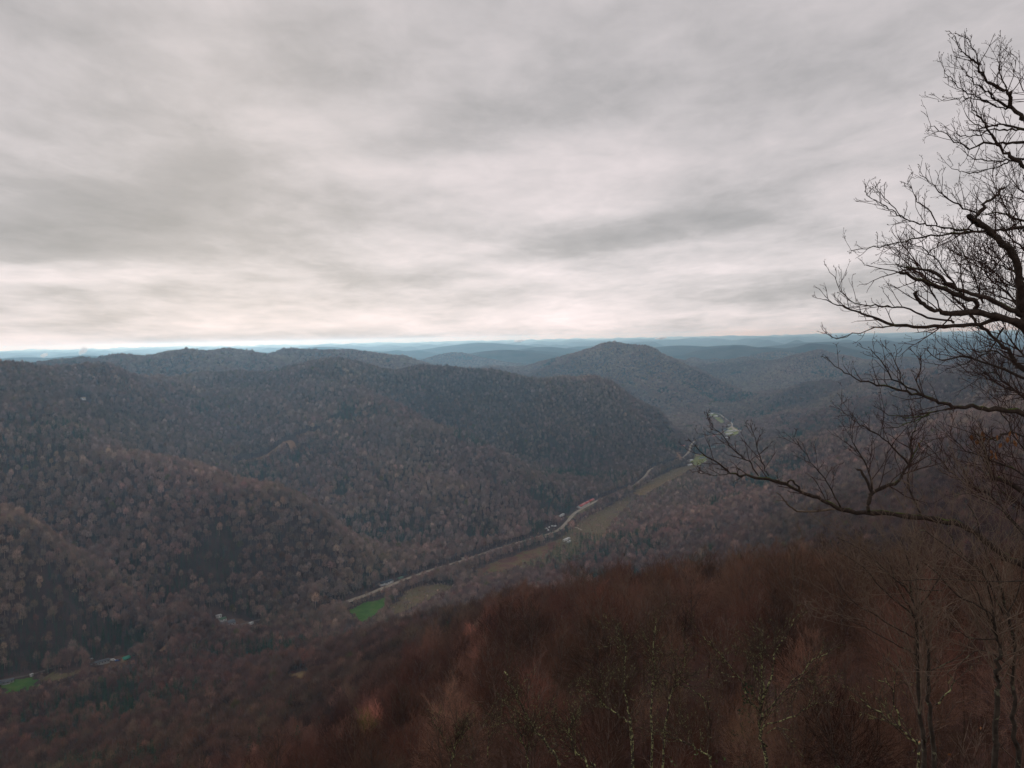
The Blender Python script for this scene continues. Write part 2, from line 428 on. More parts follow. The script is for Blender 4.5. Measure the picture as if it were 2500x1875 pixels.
# ground: leaf litter on the forest floor, wooded canopy tone in the far country
mg, t, b = principled('forest_floor', 1.0, 0.0)
p = pos_of(t)
litter = t.ramp(t.noise(p, 0.05, 6, 0.65), [(0.3, (0.050, 0.030, 0.027)), (0.5, (0.075, 0.045, 0.039)), (0.72, (0.11, 0.072, 0.06))])
can_n = t.noise(p, 0.006, 8, 0.66)
cann = t.ramp(can_n, [(0.33, (0.028, 0.036, 0.028)), (0.45, (0.052, 0.047, 0.042)), (0.62, (0.078, 0.062, 0.053)), (0.75, (0.10, 0.078, 0.062))])
att = t.n('ShaderNodeAttribute', attribute_name='canopy')
t.l(t.mix(att.outputs['Fac'], litter, cann), b.inputs['Base Color'])
bn = t.n('ShaderNodeBump'); bn.inputs['Distance'].default_value = 14.0
t.l(t.math('MULTIPLY', att.outputs['Fac'], 0.9), bn.inputs['Strength'])
t.l(t.noise(p, 0.05, 4, 0.6), bn.inputs['Height']); t.l(bn.outputs[0], b.inputs['Normal'])

nT = len(th)
V = np.stack([GX.ravel(), GY.ravel(), GZ.ravel() + EYE], 1)
canopy = smoothstep(5600, 6600, RR)
V[:, 2] += (canopy * 11).ravel()
ii, jj = np.meshgrid(np.arange(nT - 1), np.arange(NR - 1), indexing='ij')
a = (ii * NR + jj).ravel()
F = np.stack([a, a + 1, a + NR + 1, a + NR], 1)
jj0 = np.arange(nT - 1) * NR
V = np.concatenate([V, [[0, 0, EYE - 1.75]]]); c0 = len(V) - 1
F3 = np.stack([np.full(nT - 1, c0), jj0, jj0 + NR], 1)
me = mesh_from('ground', V, [F, F3], mg, True)
at = me.attributes.new('canopy', 'FLOAT', 'POINT')
at.data.foreach_set('value', np.concatenate([canopy.ravel(), [0]]).astype(np.float32))
link('ground', me, kind='structure', label='wooded hills and valley floor')

# ------------------------------------------------------------------ sheets draped on the valley floor
def inpoly(x, y, poly):
    c = np.zeros(x.shape, bool); n = len(poly)
    for i in range(n):
        x1, y1 = poly[i][:2]; x2, y2 = poly[(i + 1) % n][:2]
        c ^= ((y1 > y) != (y2 > y)) & (x < (x2 - x1) * (y - y1) / (y2 - y1 + 1e-9) + x1)
    return c
CLEAR = []                       # polygons (x,y) kept free of trees, with a density that stays
def field(name, label, px, mat, dens=0.0, lift=0.35, step=3.0):
    poly = [hit(u, v) for u, v in px]
    P = np.array(poly)
    CLEAR.append((P[:, :2], dens))
    xs = np.arange(P[:, 0].min() - step, P[:, 0].max() + step, step); ys = np.arange(P[:, 1].min() - step, P[:, 1].max() + step, step)
    X, Y = np.meshgrid(xs, ys, indexing='ij')
    X = X + np.random.RandomState(3).uniform(-.25, .25, X.shape) * step; Y = Y + np.random.RandomState(4).uniform(-.25, .25, X.shape) * step
    wob = step * 4.0
    ins = inpoly(X + wob * perlin(X / 22, Y / 22), Y + wob * perlin(X / 22 + 40, Y / 22), P)
    Z = ground(X, Y) + EYE + lift
    ok = ins[:-1, :-1] & ins[1:, :-1] & ins[1:, 1:] & ins[:-1, 1:]
    i, j = np.nonzero(ok); nn = len(ys); q = i * nn + j
    F = np.stack([q, q + nn, q + nn + 1, q + 1], 1)
    used, inv = np.unique(F, return_inverse=True)
    V = np.stack([X.ravel(), Y.ravel(), Z.ravel()], 1)[used]
    return link(name, mesh_from(name, V, inv.reshape(F.shape), mat, True), kind='structure', label=label)
def meadow_mat(name, stops, scale=0.06):
    m, t, b = principled(name, 1.0, 0.0)
    p = pos_of(t)
    n = t.noise(p, scale, 6, 0.65, 0.4)
    t.l(t.ramp(n, stops), b.inputs['Base Color'])
    bn = t.n('ShaderNodeBump'); bn.inputs['Distance'].default_value = 0.8; bn.inputs['Strength'].default_value = 0.6
    t.l(t.noise(p, 0.7, 4, 0.7), bn.inputs['Height']); t.l(bn.outputs[0], b.inputs['Normal'])
    return m
m_green = meadow_mat('mown_grass', [(0.3, (0.055, 0.105, 0.024)), (0.5, (0.072, 0.145, 0.030)), (0.72, (0.12, 0.155, 0.05))])
m_pale = meadow_mat('pale_pasture', [(0.3, (0.13, 0.15, 0.045)), (0.55, (0.20, 0.21, 0.07)), (0.75, (0.26, 0.22, 0.10))])
m_scrub = meadow_mat('rough_scrub', [(0.3, (0.09, 0.085, 0.04)), (0.5, (0.155, 0.12, 0.065)), (0.68, (0.125, 0.125, 0.05)), (0.8, (0.18, 0.14, 0.08))], 0.09)
m_belt = meadow_mat('mixed_scrub', [(0.3, (0.085, 0.062, 0.045)), (0.43, (0.155, 0.11, 0.075)), (0.52, (0.125, 0.105, 0.052)), (0.60, (0.17, 0.115, 0.08)), (0.68, (0.115, 0.11, 0.045)), (0.8, (0.08, 0.06, 0.042))], 0.035)
m_marsh = meadow_mat('marsh_sedge', [(0.3, (0.085, 0.038, 0.03)), (0.47, (0.13, 0.06, 0.045)), (0.56, (0.15, 0.10, 0.05)), (0.66, (0.10, 0.11, 0.04)), (0.8, (0.16, 0.10, 0.05))], 0.045)
m_clay = meadow_mat('bare_clay', [(0.3, (0.09, 0.055, 0.04)), (0.55, (0.13, 0.08, 0.055)), (0.75, (0.17, 0.11, 0.075))], 0.15)
m_tan = meadow_mat('dry_grass', [(0.3, (0.14, 0.095, 0.05)), (0.55, (0.19, 0.13, 0.065)), (0.75, (0.13, 0.11, 0.045))], 0.08)
m_gravel = plain('gravel_road', (0.33, 0.275, 0.21), 0.95, 0.3, 0.12)
m_lane = plain('dark_lane', (0.14, 0.11, 0.09), 0.95, 0.3, 0.2)
m_track = plain('clay_track', (0.25, 0.145, 0.085), 0.95, 0.3, 0.2)

field('meadow', 'bright green mown meadow below the valley road', [(846, 1490), (899, 1470), (942, 1451), (946, 1475), (920, 1503), (884, 1524), (862, 1508)], m_green)
field('scrubland', 'rough brown and olive scrub beside the pine row', [(991, 1443), (1060, 1424), (1120, 1432), (1060, 1458), (1000, 1490), (955, 1512), (950, 1480)], m_belt, 0.8)
field('scrubland', 'wide belt of pale rough scrub right of the valley road', [(1110, 1420), (1200, 1372), (1300, 1340), (1372, 1312), (1420, 1268), (1520, 1216), (1600, 1166), (1680, 1136), (1712, 1146), (1660, 1200), (1580, 1262), (1500, 1318), (1380, 1372), (1250, 1420), (1140, 1452)], m_belt, 0.5, 0.2)
BELT = CLEAR[-1][0]; CLEAR[-1] = (BELT, 0.95)
field('marsh', 'red brown sedge marsh along the valley road', [(1150, 1393), (1263, 1352), (1371, 1319), (1345, 1346), (1262, 1386), (1200, 1402)], m_marsh, 0.12)
field('scrubland', 'scrubby clearing right of the road bend', [(1400, 1300), (1440, 1265), (1520, 1220), (1545, 1225), (1500, 1270), (1470, 1310)], m_belt, 0.8)
field('dry_field', 'tan dry field beside the far road', [(1540, 1206), (1600, 1176), (1680, 1140), (1690, 1150), (1630, 1180), (1570, 1214)], m_tan, 0.4)
field('scrubland', 'thin scrub strip beside the far road', [(1590, 1172), (1640, 1146), (1700, 1132), (1715, 1142), (1660, 1160), (1605, 1182)], m_belt, 0.6)
field('lawn', 'vivid green lawn at the lower left houses', [(36, 1654), (90, 1654), (104, 1673), (60, 1690), (0, 1696), (0, 1672)], m_green)
field('pasture', 'dull green grass strip by the long trailer', [(104, 1652), (160, 1640), (205, 1634), (200, 1648), (140, 1664), (108, 1672)], m_scrub, 0.1)
field('dirt_yard', 'bare yard around the trailer and green roofed house', [(205, 1640), (262, 1608), (300, 1598), (322, 1602), (318, 1622), (268, 1634)], m_clay, 0.0)
field('dirt_yard', 'bare clay bank by the lower road', [(368, 1590), (402, 1578), (412, 1585), (380, 1598)], m_track, 0.0)
field('dirt_yard', 'dark bare yard around the grey roofed house', [(520, 1520), (545, 1500), (600, 1506), (625, 1522), (600, 1536), (545, 1540)], m_clay, 0.0)
field('bare_patch', 'tan bare patch among trees on the near slope', [(694, 1652), (716, 1640), (748, 1636), (764, 1660), (740, 1668), (708, 1672)], m_tan, 0.0)
field('pasture', 'far green pasture beyond the town', [(1738, 1019), (1758, 1018), (1768, 1028), (1770, 1036), (1758, 1038), (1746, 1028)], m_pale, 0.0, 0.5, 6)
field('town_lot', 'pale open lots of the far town', [(1762, 1056), (1776, 1040), (1792, 1042), (1812, 1056), (1795, 1066), (1770, 1066)], m_pale, 0.05, 0.5, 6)
field('town_lot', 'open lots around the nearer hamlet', [(1680, 1128), (1698, 1108), (1722, 1108), (1738, 1126), (1716, 1136), (1690, 1138)], m_pale, 0.15, 0.5, 6)
field('town_lot', 'small clearing at the valley head', [(1722, 1012), (1740, 1006), (1758, 1012), (1752, 1020), (1730, 1020)], m_pale, 0.0, 0.5, 6)
field('dirt_yard', 'orange earth cut above the far road', [(1646, 1104), (1658, 1100), (1662, 1110), (1664, 1122), (1656, 1122)], m_track, 0.0, 0.5, 5)
field('lawn', 'green verge below the red roofed houses', [(1385, 1262), (1420, 1243), (1450, 1230), (1462, 1232), (1420, 1256), (1396, 1270)], m_scrub, 0.0)

def ribbon(name, label, line, width, mat, lift=0.5, step=6.0, buf=6.0):
    P = smooth(resample(line, step), 3)
    t2 = np.gradient(P[:, :2], axis=0); t2 /= np.linalg.norm(t2, axis=1)[:, None] + 1e-9
    wv = width * (1 + 0.18 * perlin(np.arange(len(P)) * .23, np.zeros(len(P)) + .4))
    rows = []
    for k in (-1, -.5, 0, .5, 1):
        x = P[:, 0] + t2[:, 1] * wv * .5 * k; y = P[:, 1] - t2[:, 0] * wv * .5 * k
        rows.append(np.stack([x, y, ground(x, y)], 1))
    A_ = np.stack(rows, 1)
    A_[:, :, 2] = np.maximum(A_[:, :, 2], A_[:, 2:3, 2] - .3) + EYE + lift
    n, m_ = A_.shape[:2]
    i, j = np.meshgrid(np.arange(n - 1), np.arange(m_ - 1), indexing='ij'); q = (i * m_ + j).ravel()
    F = np.stack([q, q + 1, q + m_ + 1, q + m_], 1)
    ROADS.append((P[:, :2], width / 2 + buf))
    return link(name, mesh_from(name, A_.reshape(-1, 3), F, mat, True), kind='structure', label=label)
ROADS = []
_cut = int(np.argmin(np.hypot(*(road_line[:, :2] - floor_at(815, 1491)[:2]).T)))
ribbon('road', 'pale gravel road along the valley floor', road_line[_cut:], 7.0, m_gravel, 0.8, 6.0, 4.0)
ribbon('road', 'narrow lane under the trees at the lower left', road_line[:_cut + 1], 3.6, m_lane, 0.5, 6.0, 0.0)
ribbon('dirt_track', 'orange logging track on the far hillside', [hit(u, v) for u, v in [(585, 1130), (620, 1124), (650, 1118), (672, 1100), (700, 1077), (712, 1082), (716, 1098)]], 12, m_track, 1.0, 8, 7)
ribbon('dirt_track', 'upper end of the orange logging track', [hit(u, v) for u, v in [(733, 1065), (752, 1060), (772, 1058)]], 12, m_track, 1.0, 8, 7)
ribbon('dirt_track', 'orange side road climbing from the far road', [hit(u, v) for u, v in [(1664, 1127), (1662, 1118), (1655, 1108), (1645, 1105)]], 8, m_track, 1.0, 8, 1)
ribbon('road', 'pale lane through the far town', [hit(u, v) for u, v in [(1786, 1042), (1792, 1048), (1802, 1052), (1815, 1055)]], 9, m_gravel, 1.2, 8, 1)
ribbon('dirt_track', 'pale side lane near the road bend', [hit(u, v) for u, v in [(1384, 1288), (1400, 1286), (1412, 1290), (1420, 1296)]], 5, m_gravel, .8, 8, 1)
ribbon('dirt_track', 'short pale lane beside the road below the pines', [hit(u, v) for u, v in [(1128, 1362), (1136, 1370), (1148, 1370)]], 5, m_gravel, .8, 8, 1)

for q in [(240, 1622), (307, 1614), (555, 1526), (543, 1515), (534, 1507), (613, 1525), (20, 1668), (77, 1651), (946, 1424), (977, 1415), (1371, 1260), (1420, 1237), (1431, 1231), (1443, 1225), (1345, 1289), (1384, 1320), (203, 976),
          (1727, 1128), (1713, 1119), (1685, 1127), (1703, 1113), (1737, 1095), (1667, 1091), (1742, 1068), (1771, 1073), (1780, 1058), (1733, 1014)]:
    h_ = hit(*q); rad_ = 9 + np.hypot(h_[0], h_[1]) * .004; k_ = np.arange(8) * math.pi / 4
    CLEAR.append((np.stack([h_[0] + rad_ * np.cos(k_), h_[1] + rad_ * np.sin(k_)], 1), 0.0))
# ------------------------------------------------------------------ tree builder
class Sticks:
    """Collects tapering tubes and triangles and makes them one mesh."""
    def __init__(s): s.V = []; s.T = []; s.Qd = []; s.n = 0
    def tube(s, P, rad, sides=3, tip=True):
        P = np.asarray(P, float); n = len(P)
        T = np.gradient(P, axis=0); T /= np.linalg.norm(T, axis=1)[:, None] + 1e-12
        ref = np.array([0.31, 0.2, 0.93]) if abs(T[0][2]) < .8 else np.array([0.95, 0.2, 0.1])
        A_ = np.cross(T, ref); A_ /= np.linalg.norm(A_, axis=1)[:, None] + 1e-12
        B_ = np.cross(T, A_)
        an = np.arange(sides) * 2 * math.pi / sides
        rad = np.broadcast_to(np.asarray(rad, float), (n,))
        m = n - 1 if tip else n
        ring = P[:m, None] + rad[:m, None, None] * (A_[:m, None] * np.cos(an)[None, :, None] + B_[:m, None] * np.sin(an)[None, :, None])
        s.V.append(ring.reshape(-1, 3)); b = s.n; s.n += m * sides
        k = np.arange(sides); k2 = (k + 1) % sides
        for i in range(m - 1):
            q = b + i * sides
            s.Qd.append(np.stack([q + k, q + k2, q + sides + k2, q + sides + k], 1))
        if tip:
            s.V.append(P[-1:]); t_ = s.n; s.n += 1
            q = b + (m - 1) * sides
            s.T.append(np.stack([q + k, q + k2, np.full(sides, t_)], 1))
    def blade(s, a, b, w):
        a = np.asarray(a, float); b = np.asarray(b, float)
        d = b - a; sd_ = np.cross(d, np.random.standard_normal(3)); sd_ = sd_ / (np.linalg.norm(sd_) + 1e-9) * w * .5
        s.V.append(np.stack([a - sd_, a + sd_, b])); s.T.append(np.array([[s.n, s.n + 1, s.n + 2]])); s.n += 3
    def tris(s, V):
        V = np.asarray(V, float).reshape(-1, 3); k = len(V) // 3
        s.V.append(V); s.T.append(s.n + np.arange(len(V)).reshape(k, 3)); s.n += len(V)
    def mesh(s, name, mat):
        F = []
        if s.Qd: F.append(np.concatenate(s.Qd))
        if s.T: F.append(np.concatenate(s.T))
        return mesh_from(name, np.concatenate(s.V), F, mat)

def unit(v): return v / (np.linalg.norm(v) + 1e-12)
def wander(rng, p, d, length, nseg, wob, lift):
    P = [np.array(p, float)]; d = unit(np.array(d, float))
    for k in range(nseg):
        d = unit(d + rng.standard_normal(3) * wob + np.array([0, 0, lift]))
        P.append(P[-1] + d * length / nseg)
    return np.array(P)
def side_dir(rng, d, ang, upb=0.0):
    r_ = unit(np.cross(d, rng.standard_normal(3)))
    v = d * math.cos(ang) + r_ * math.sin(ang)
    return unit(v + np.array([0, 0, upb]))
def at_t(P, t):
    f = t * (len(P) - 1); i = min(int(f), len(P) - 2); return P[i] + (P[i + 1] - P[i]) * (f - i), unit(P[i + 1] - P[i])

def bare_tree(seed, H, crown_w, levels, trunk_r, narrow=0.0, twig_w=0.012, low=0.35, bold=0.0):
    """A leafless hardwood: levels = (limbs, branches per limb, twigs per branch, sprigs per twig)."""
    rng = np.random.RandomState(seed); np.random.seed(seed)
    tr, cr = Sticks(), Sticks()
    tp = wander(rng, (0, 0, -1.2), (0, 0, 1), H * .92 + 1.2, 9, .05, .04)
    rd = trunk_r * (1 - np.linspace(0, 1, 10)) ** .75 + .012; rd[0] *= 1.35
    tr.tube(tp, rd, 6)
    nl, nb, nt, ns = levels
    for i in range(nl):
        t_ = low + (0.97 - low) * (i + rng.rand() * .7) / nl
        p0, d0 = at_t(tp, t_)
        a = i * 2.4 + rng.rand() * .8
        el_ = R(28 + 40 * t_ * (1 + narrow) + rng.uniform(-8, 12))
        d = np.array([math.cos(a) * math.cos(el_), math.sin(a) * math.cos(el_), math.sin(el_)])
        L = crown_w * (.62 - .42 * max(0, t_ - .45) / .55) * rng.uniform(.75, 1.15)
        P = wander(rng, p0, d, L, 5, .12, .07)
        r0 = trunk_r * (1 - t_) ** .6 * .48 + .012
        tr.tube(P, np.linspace(r0, r0 * .25, 6), 4)
        for j in range(nb):
            tb = .2 + .8 * (j + rng.rand()) / nb
            pb, db = at_t(P, min(tb, .99))
            Pb = wander(rng, pb, side_dir(rng, db, R(rng.uniform(25, 60)), .25), L * .48 * (1.15 - tb * .5) * rng.uniform(.7, 1.2), 3, .14, .09)
            (tr if bold else cr).tube(Pb, np.linspace(r0 * .35 + twig_w * .6 + bold, twig_w * .6 + bold * .5, 4), 3)
            for k in range(nt):
                tt = .15 + .85 * (k + rng.rand()) / nt
                pt, dt = at_t(Pb, min(tt, .99))
                ln = L * .24 * rng.uniform(.6, 1.3)
                dt2 = side_dir(rng, dt, R(rng.uniform(20, 55)), .28)
                pe = pt + dt2 * ln
                if ns:
                    pm = pt + dt2 * ln * .5 + rng.standard_normal(3) * ln * .05
                    cr.tube(np.array([pt, pm, pe]), [twig_w * .55, twig_w * .45, .001], 3)
                    for q in range(ns):
                        f = .2 + .8 * rng.rand(); ps = pt + (pe - pt) * f
                        cr.blade(ps, ps + side_dir(rng, dt2, R(rng.uniform(20, 50)), .2) * ln * rng.uniform(.35, .7), twig_w * 1.1)
                else:
                    cr.blade(pt, pe, twig_w * 2.2)
    return tr, cr

def halo(cr, seed, H, w_, n, bw, zc=.60, up_=.38, dn=.26, ln=(.10, .2)):
    rng = np.random.RandomState(seed); np.random.seed(seed); c0 = np.array([0, 0, H * zc])
    for i in range(n):
        a = rng.uniform(0, 6.283); zz = rng.uniform(-.6, 1.0); sr = math.sqrt(1 - zz * zz); k = rng.uniform(.62, 1.0) ** .7 * (1 + .22 * math.sin(a * 3 + seed) * math.cos(zz * 4 + seed))
        e = np.array([math.cos(a) * sr * w_ * .5, math.sin(a) * sr * w_ * .5, zz * H * (up_ if zz > 0 else dn)]) * k
        d = unit(e + np.array([0, 0, H * .10]) + rng.standard_normal(3) * 1.0); L = H * rng.uniform(*ln)
        cr.blade(c0 + e - d * L, c0 + e, bw * rng.uniform(.7, 1.3))
        if i % 2: cr.blade(c0 + e - d * L * .5, c0 + e - d * L * .5 + side_dir(rng, d, R(rng.uniform(25, 50)), .1) * L * .5, bw * .8)
    return cr
def merged(a, b):
    s = Sticks(); s.V = a.V + b.V; s.n = a.n + b.n
    s.T = a.T + [x + a.n for x in b.T]; s.Qd = a.Qd + [x + a.n for x in b.Qd]
    return s
def far_tree(rng, H, w_, nblade, bw, ox=0, oy=0, S=None):
    """Distant leafless tree: stem, a few limbs and a sheaf of upswept twig bundles filling the crown."""
    S = S or Sticks(); o = np.array([ox, oy, 0.0])
    S.tube(np.array([o + [0, 0, -2], o + [rng.uniform(-.3, .3), rng.uniform(-.3, .3), H * .5], o + [rng.uniform(-.5, .5), rng.uniform(-.5, .5), H * .95]]), [.24, .17, .02], 3)
    c0 = o + np.array([0, 0, H * .56])
    for i in range(nblade):
        a = rng.uniform(0, 2 * math.pi); zz = rng.uniform(-.75, 1.0); sr = math.sqrt(1 - zz * zz)
        k = rng.uniform(.55, 1.0) ** .6
        e = c0 + np.array([math.cos(a) * sr * w_ * .5, math.sin(a) * sr * w_ * .5, zz * H * (.40 if zz > 0 else .30)]) * k
        inn = c0 + (e - c0) * rng.uniform(.45, .72) + np.array([0, 0, -rng.uniform(0, .09) * H])
        S.blade(inn + rng.standard_normal(3) * .35, e + rng.standard_normal(3) * .2, bw * rng.uniform(.7, 1.3))
    return S
def pine(seed, H, w_, tiers, per, leaf, trunk=True, droop=.25, S=None, o=(0, 0, 0), base=.18):
    rng = np.random.RandomState(seed); np.random.seed(seed)
    tr = Sticks(); cr = S or Sticks(); o = np.array(o, float)
    if trunk:
        P = wander(rng, o + (0, 0, -1.2), (0, 0, 1), H + 1.0, 5, .015, 0)
        (tr if S is None else cr).tube(P, np.linspace(.19 * H / 14, .02, 6), 5 if S is None else 3)
    T = []
    for i in range(tiers):
        t_ = base + (1 - base) * (i / tiers) ** .92
        z = H * t_; rr_ = w_ * .5 * (1 - t_) ** .8 * (1.05 + .15 * math.sin(i * 2.1)) + .18
        for j in range(per):
            a = rng.uniform(0, 2 * math.pi); L = rr_ * rng.uniform(.65, 1.15)
            nclump = max(1, int(L / (leaf * 1.1)))
            for k in range(nclump):
                f = (k + .8) / nclump
                c = o + np.array([math.cos(a) * L * f, math.sin(a) * L * f, z - droop * L * f + rng.uniform(-.2, .3)])
                for _ in range(2):
                    d1 = unit(rng.standard_normal(3) * (1, 1, .45)) * leaf * rng.uniform(.6, 1.2); d2 = unit(rng.standard_normal(3) * (1, 1, .6)) * leaf * .55
                    T += [c - d1 * .5 - d2 * .4, c + d1 * .6, c + d2 * .6]
    cr.tris(np.array(T))
    return tr, cr

# bark and twigs: colour per tree from the scatter, or from the object for trees of their own
def twig_mat(name, src):
    m, t, b = principled(name, 1.0, 0.0)
    if src == 'scatter':
        base = t.n('ShaderNodeAttribute', attribute_type='INSTANCER', attribute_name='tint').outputs['Color']
    else:
        base = t.n('ShaderNodeObjectInfo').outputs['Color']
    n = t.noise(pos_of(t), 0.9, 3, 0.6)
    t.l(t.mix(1.0, base, t.ramp(n, [(0.3, 0.72), (0.7, 1.22)]), 'MULTIPLY'), b.inputs['Base Color'])
    return m
m_twig_s = twig_mat('twigs_scattered', 'scatter')
m_twig_o = twig_mat('twigs_own', 'own')

def scatter_group(name, collection):
    g = bpy.data.node_groups.new(name, 'GeometryNodeTree')
    g.interface.new_socket('Geometry', in_out='INPUT', socket_type='NodeSocketGeometry')
    g.interface.new_socket('Geometry', in_out='OUTPUT', socket_type='NodeSocketGeometry')
    N_ = g.nodes; L_ = g.links
    gi = N_.new('NodeGroupInput'); go = N_.new('NodeGroupOutput')
    ci = N_.new('GeometryNodeCollectionInfo'); ci.inputs['Collection'].default_value = collection
    ci.inputs['Separate Children'].default_value = True; ci.inputs['Reset Children'].default_value = True
    ip = N_.new('GeometryNodeInstanceOnPoints'); ip.inputs['Pick Instance'].default_value = True
    def attr(nm, ty):
        a_ = N_.new('GeometryNodeInputNamedAttribute'); a_.data_type = ty; a_.inputs['Name'].default_value = nm
        return [o_ for o_ in a_.outputs if o_.enabled and o_.name == 'Attribute'][0]
    L_.new(gi.outputs[0], ip.inputs['Points']); L_.new(ci.outputs[0], ip.inputs['Instance'])
    L_.new(attr('variant', 'INT'), ip.inputs['Instance Index'])
    L_.new(attr('spin', 'FLOAT_VECTOR'), ip.inputs['Rotation'])
    L_.new(attr('size', 'FLOAT_VECTOR'), ip.inputs['Scale'])
    L_.new(ip.outputs[0], go.inputs[0])
    return g
def stuff(name, label, P, variants, var, spin, size, tint):
    """One uncountable mass: points that carry variant, rotation, size and colour."""
    c = bpy.data.collections.new(name + '_sources')
    for k, me_ in enumerate(variants):
        c.objects.link(bpy.data.objects.new('%s_%02d' % (name, k), me_))
    me = bpy.data.meshes.new(name)
    me.vertices.add(len(P)); me.vertices.foreach_set('co', np.asarray(P, np.float32).ravel())
    def put(nm, ty, key, a_):
        at_ = me.attributes.new(nm, ty, 'POINT'); at_.data.foreach_set(key, np.ascontiguousarray(a_).ravel())
    put('variant', 'INT', 'value', var.astype(np.int32)); put('spin', 'FLOAT_VECTOR', 'vector', spin.astype(np.float32))
    put('size', 'FLOAT_VECTOR', 'vector', size.astype(np.float32)); put('tint', 'FLOAT_VECTOR', 'vector', tint.astype(np.float32))
    o = link(name, me, kind='stuff', label=label)
    md = o.modifiers.new('scatter', 'NODES'); md.node_group = scatter_group(name, c)
    return o

# ------------------------------------------------------------------ where the trees stand
srng = np.random.RandomState(11)
HALF = R(33.5)
def jitter_band(d0, d1, sp):
    n = int(d1 * math.sin(HALF) / sp) + 1
    xs = (np.arange(-n, n + 1)) * sp; ys = np.arange(int(d0 * math.cos(HALF) / sp) - 1, int(d1 / sp) + 1) * sp
    X, Y = np.meshgrid(xs, ys); X = X.ravel() + srng.uniform(-.48, .48, X.size) * sp; Y = Y.ravel() + srng.uniform(-.48, .48, Y.size) * sp
    r = np.hypot(X, Y); ok = (r >= d0) & (r < d1) & (np.abs(np.arctan2(X, Y)) < HALF)
    X, Y = X[ok], Y[ok]
    ok = visible(X, Y, 17.0)
    return X[ok], Y[ok]
def clear_of(X, Y):
    ok = np.ones(X.shape, bool); rv = srng.rand(X.size)
    for poly, dens in CLEAR:
        lo = poly.min(0); hi = poly.max(0)
        bx = (X > lo[0]) & (X < hi[0]) & (Y > lo[1]) & (Y < hi[1])
        i = np.nonzero(bx)[0]
        if len(i): ok[i[inpoly(X[i], Y[i], poly) & (rv[i] > dens)]] = False
    for L, w_ in ROADS:
        lo = L.min(0) - w_; hi = L.max(0) + w_
        i = np.nonzero((X > lo[0]) & (X < hi[0]) & (Y > lo[1]) & (Y < hi[1]))[0]
        for a0 in range(0, len(i), 4000):
            k = i[a0:a0 + 4000]
            d = np.min(np.hypot(X[k, None] - L[None, :, 0], Y[k, None] - L[None, :, 1]), axis=1)
            ok[k[d < w_]] = False
    return ok
bands = [(24, 130, 6.9, 0), (130, 460, 7.0, 1), (460, 1250, 5.2, 2), (1250, 2600, 6.7, 3), (2600, 6700, 11.5, 4)]
X_, Y_, B_ = [], [], []
for d0, d1, sp, k in bands:
    x, y = jitter_band(d0, d1, sp); ok = clear_of(x, y)
    X_.append(x[ok]); Y_.append(y[ok]); B_.append(np.full(ok.sum(), k))
TX = np.concatenate(X_); TY = np.concatenate(Y_); TB = np.concatenate(B_); TZ = ground(TX, TY) + EYE; TD = np.hypot(TX, TY)
elev = TZ                                   # metres above the valley floor
nA = fbm(TX / 420 + 2.2, TY / 420, 4); nB = fbm(TX / 150 - 7, TY / 150, 3); nC = fbm(TX / 900 + 5, TY / 900 - 3, 3)
rv = srng.rand(len(TX))
# evergreens: in patches, more of them low down and in the hollows
curv = ground(TX + 60, TY) + ground(TX - 60, TY) + ground(TX, TY + 60) + ground(TX, TY - 60) - 4 * ground(TX, TY)
pe = smoothstep(.22, .55, nB * .8 + nA * .55 + curv / 320 - (elev - 90) / 900) * .8 + .04
pe *= np.where(TD < 330, .02, 1.0)
PINE_SPOTS = [(150, 1590, 60, .75), (230, 1600, 40, .8), (300, 1605, 40, .8), (380, 1640, 45, .45), (900, 1308, 90, .55), (1010, 1320, 60, .55), (1180, 1310, 40, .7), (1370, 1375, 90, .6), (1290, 1385, 50, .5), (1500, 1355, 80, .6), (1560, 1350, 60, .6),
              (1700, 1195, 60, .5), (1480, 1170, 80, .55), (1420, 1120, 90, .5), (1330, 1105, 60, .5), (60, 1085, 120, .5), (150, 1060, 80, .5), (1140, 1075, 60, .7), (1620, 1200, 40, .4), (1440, 1300, 40, .4), (1290, 1115, 60, .4), (1850, 1015, 150, .35), (2010, 1010, 150, .2), (1990, 1070, 120, .2)]
for u, v, rad, pr in PINE_SPOTS:
    h_ = hit(u, v); d = np.hypot(TX - h_[0], TY - h_[1])
    pe = np.maximum(pe, pr * smoothstep(rad, rad * .55, d))
isP = rv < pe
# colours
def tri(a, b, c, f, g):
    a, b, c = map(np.array, (a, b, c))
    return a[None] * (1 - f - g)[:, None] + b[None] * f[:, None] + c[None] * g[:, None]
f = np.clip(.33 + nA * .6 + srng.normal(0, .22, len(TX)), 0, 1); g = np.clip((.28 + nB * .7 + srng.normal(0, .2, len(TX))) * (1 - f), 0, 1)
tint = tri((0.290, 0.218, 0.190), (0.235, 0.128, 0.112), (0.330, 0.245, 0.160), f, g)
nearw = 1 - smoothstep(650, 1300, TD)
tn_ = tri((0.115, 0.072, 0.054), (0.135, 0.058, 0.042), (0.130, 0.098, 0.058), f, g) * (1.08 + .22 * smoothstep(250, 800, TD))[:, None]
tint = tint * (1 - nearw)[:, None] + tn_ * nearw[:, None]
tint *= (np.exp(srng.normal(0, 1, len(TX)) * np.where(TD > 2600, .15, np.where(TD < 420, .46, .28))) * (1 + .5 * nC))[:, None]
odd = srng.rand(len(TX))
tint = np.where((odd < .006)[:, None] & ~isP[:, None], np.array([[.17, .15, .05]]) * srng.uniform(.7, 1.2, len(TX))[:, None], tint)
tint = np.where(((odd > .006) & (odd < .018))[:, None] & ~isP[:, None], np.array([[.20, .10, .06]]), tint)
ptint = np.array([[.030, .070, .040]]) * srng.uniform(.65, 1.5, len(TX))[:, None] + np.array([[.018, .014, .003]]) * srng.rand(len(TX))[:, None]
tint = np.where(isP[:, None], ptint, tint)
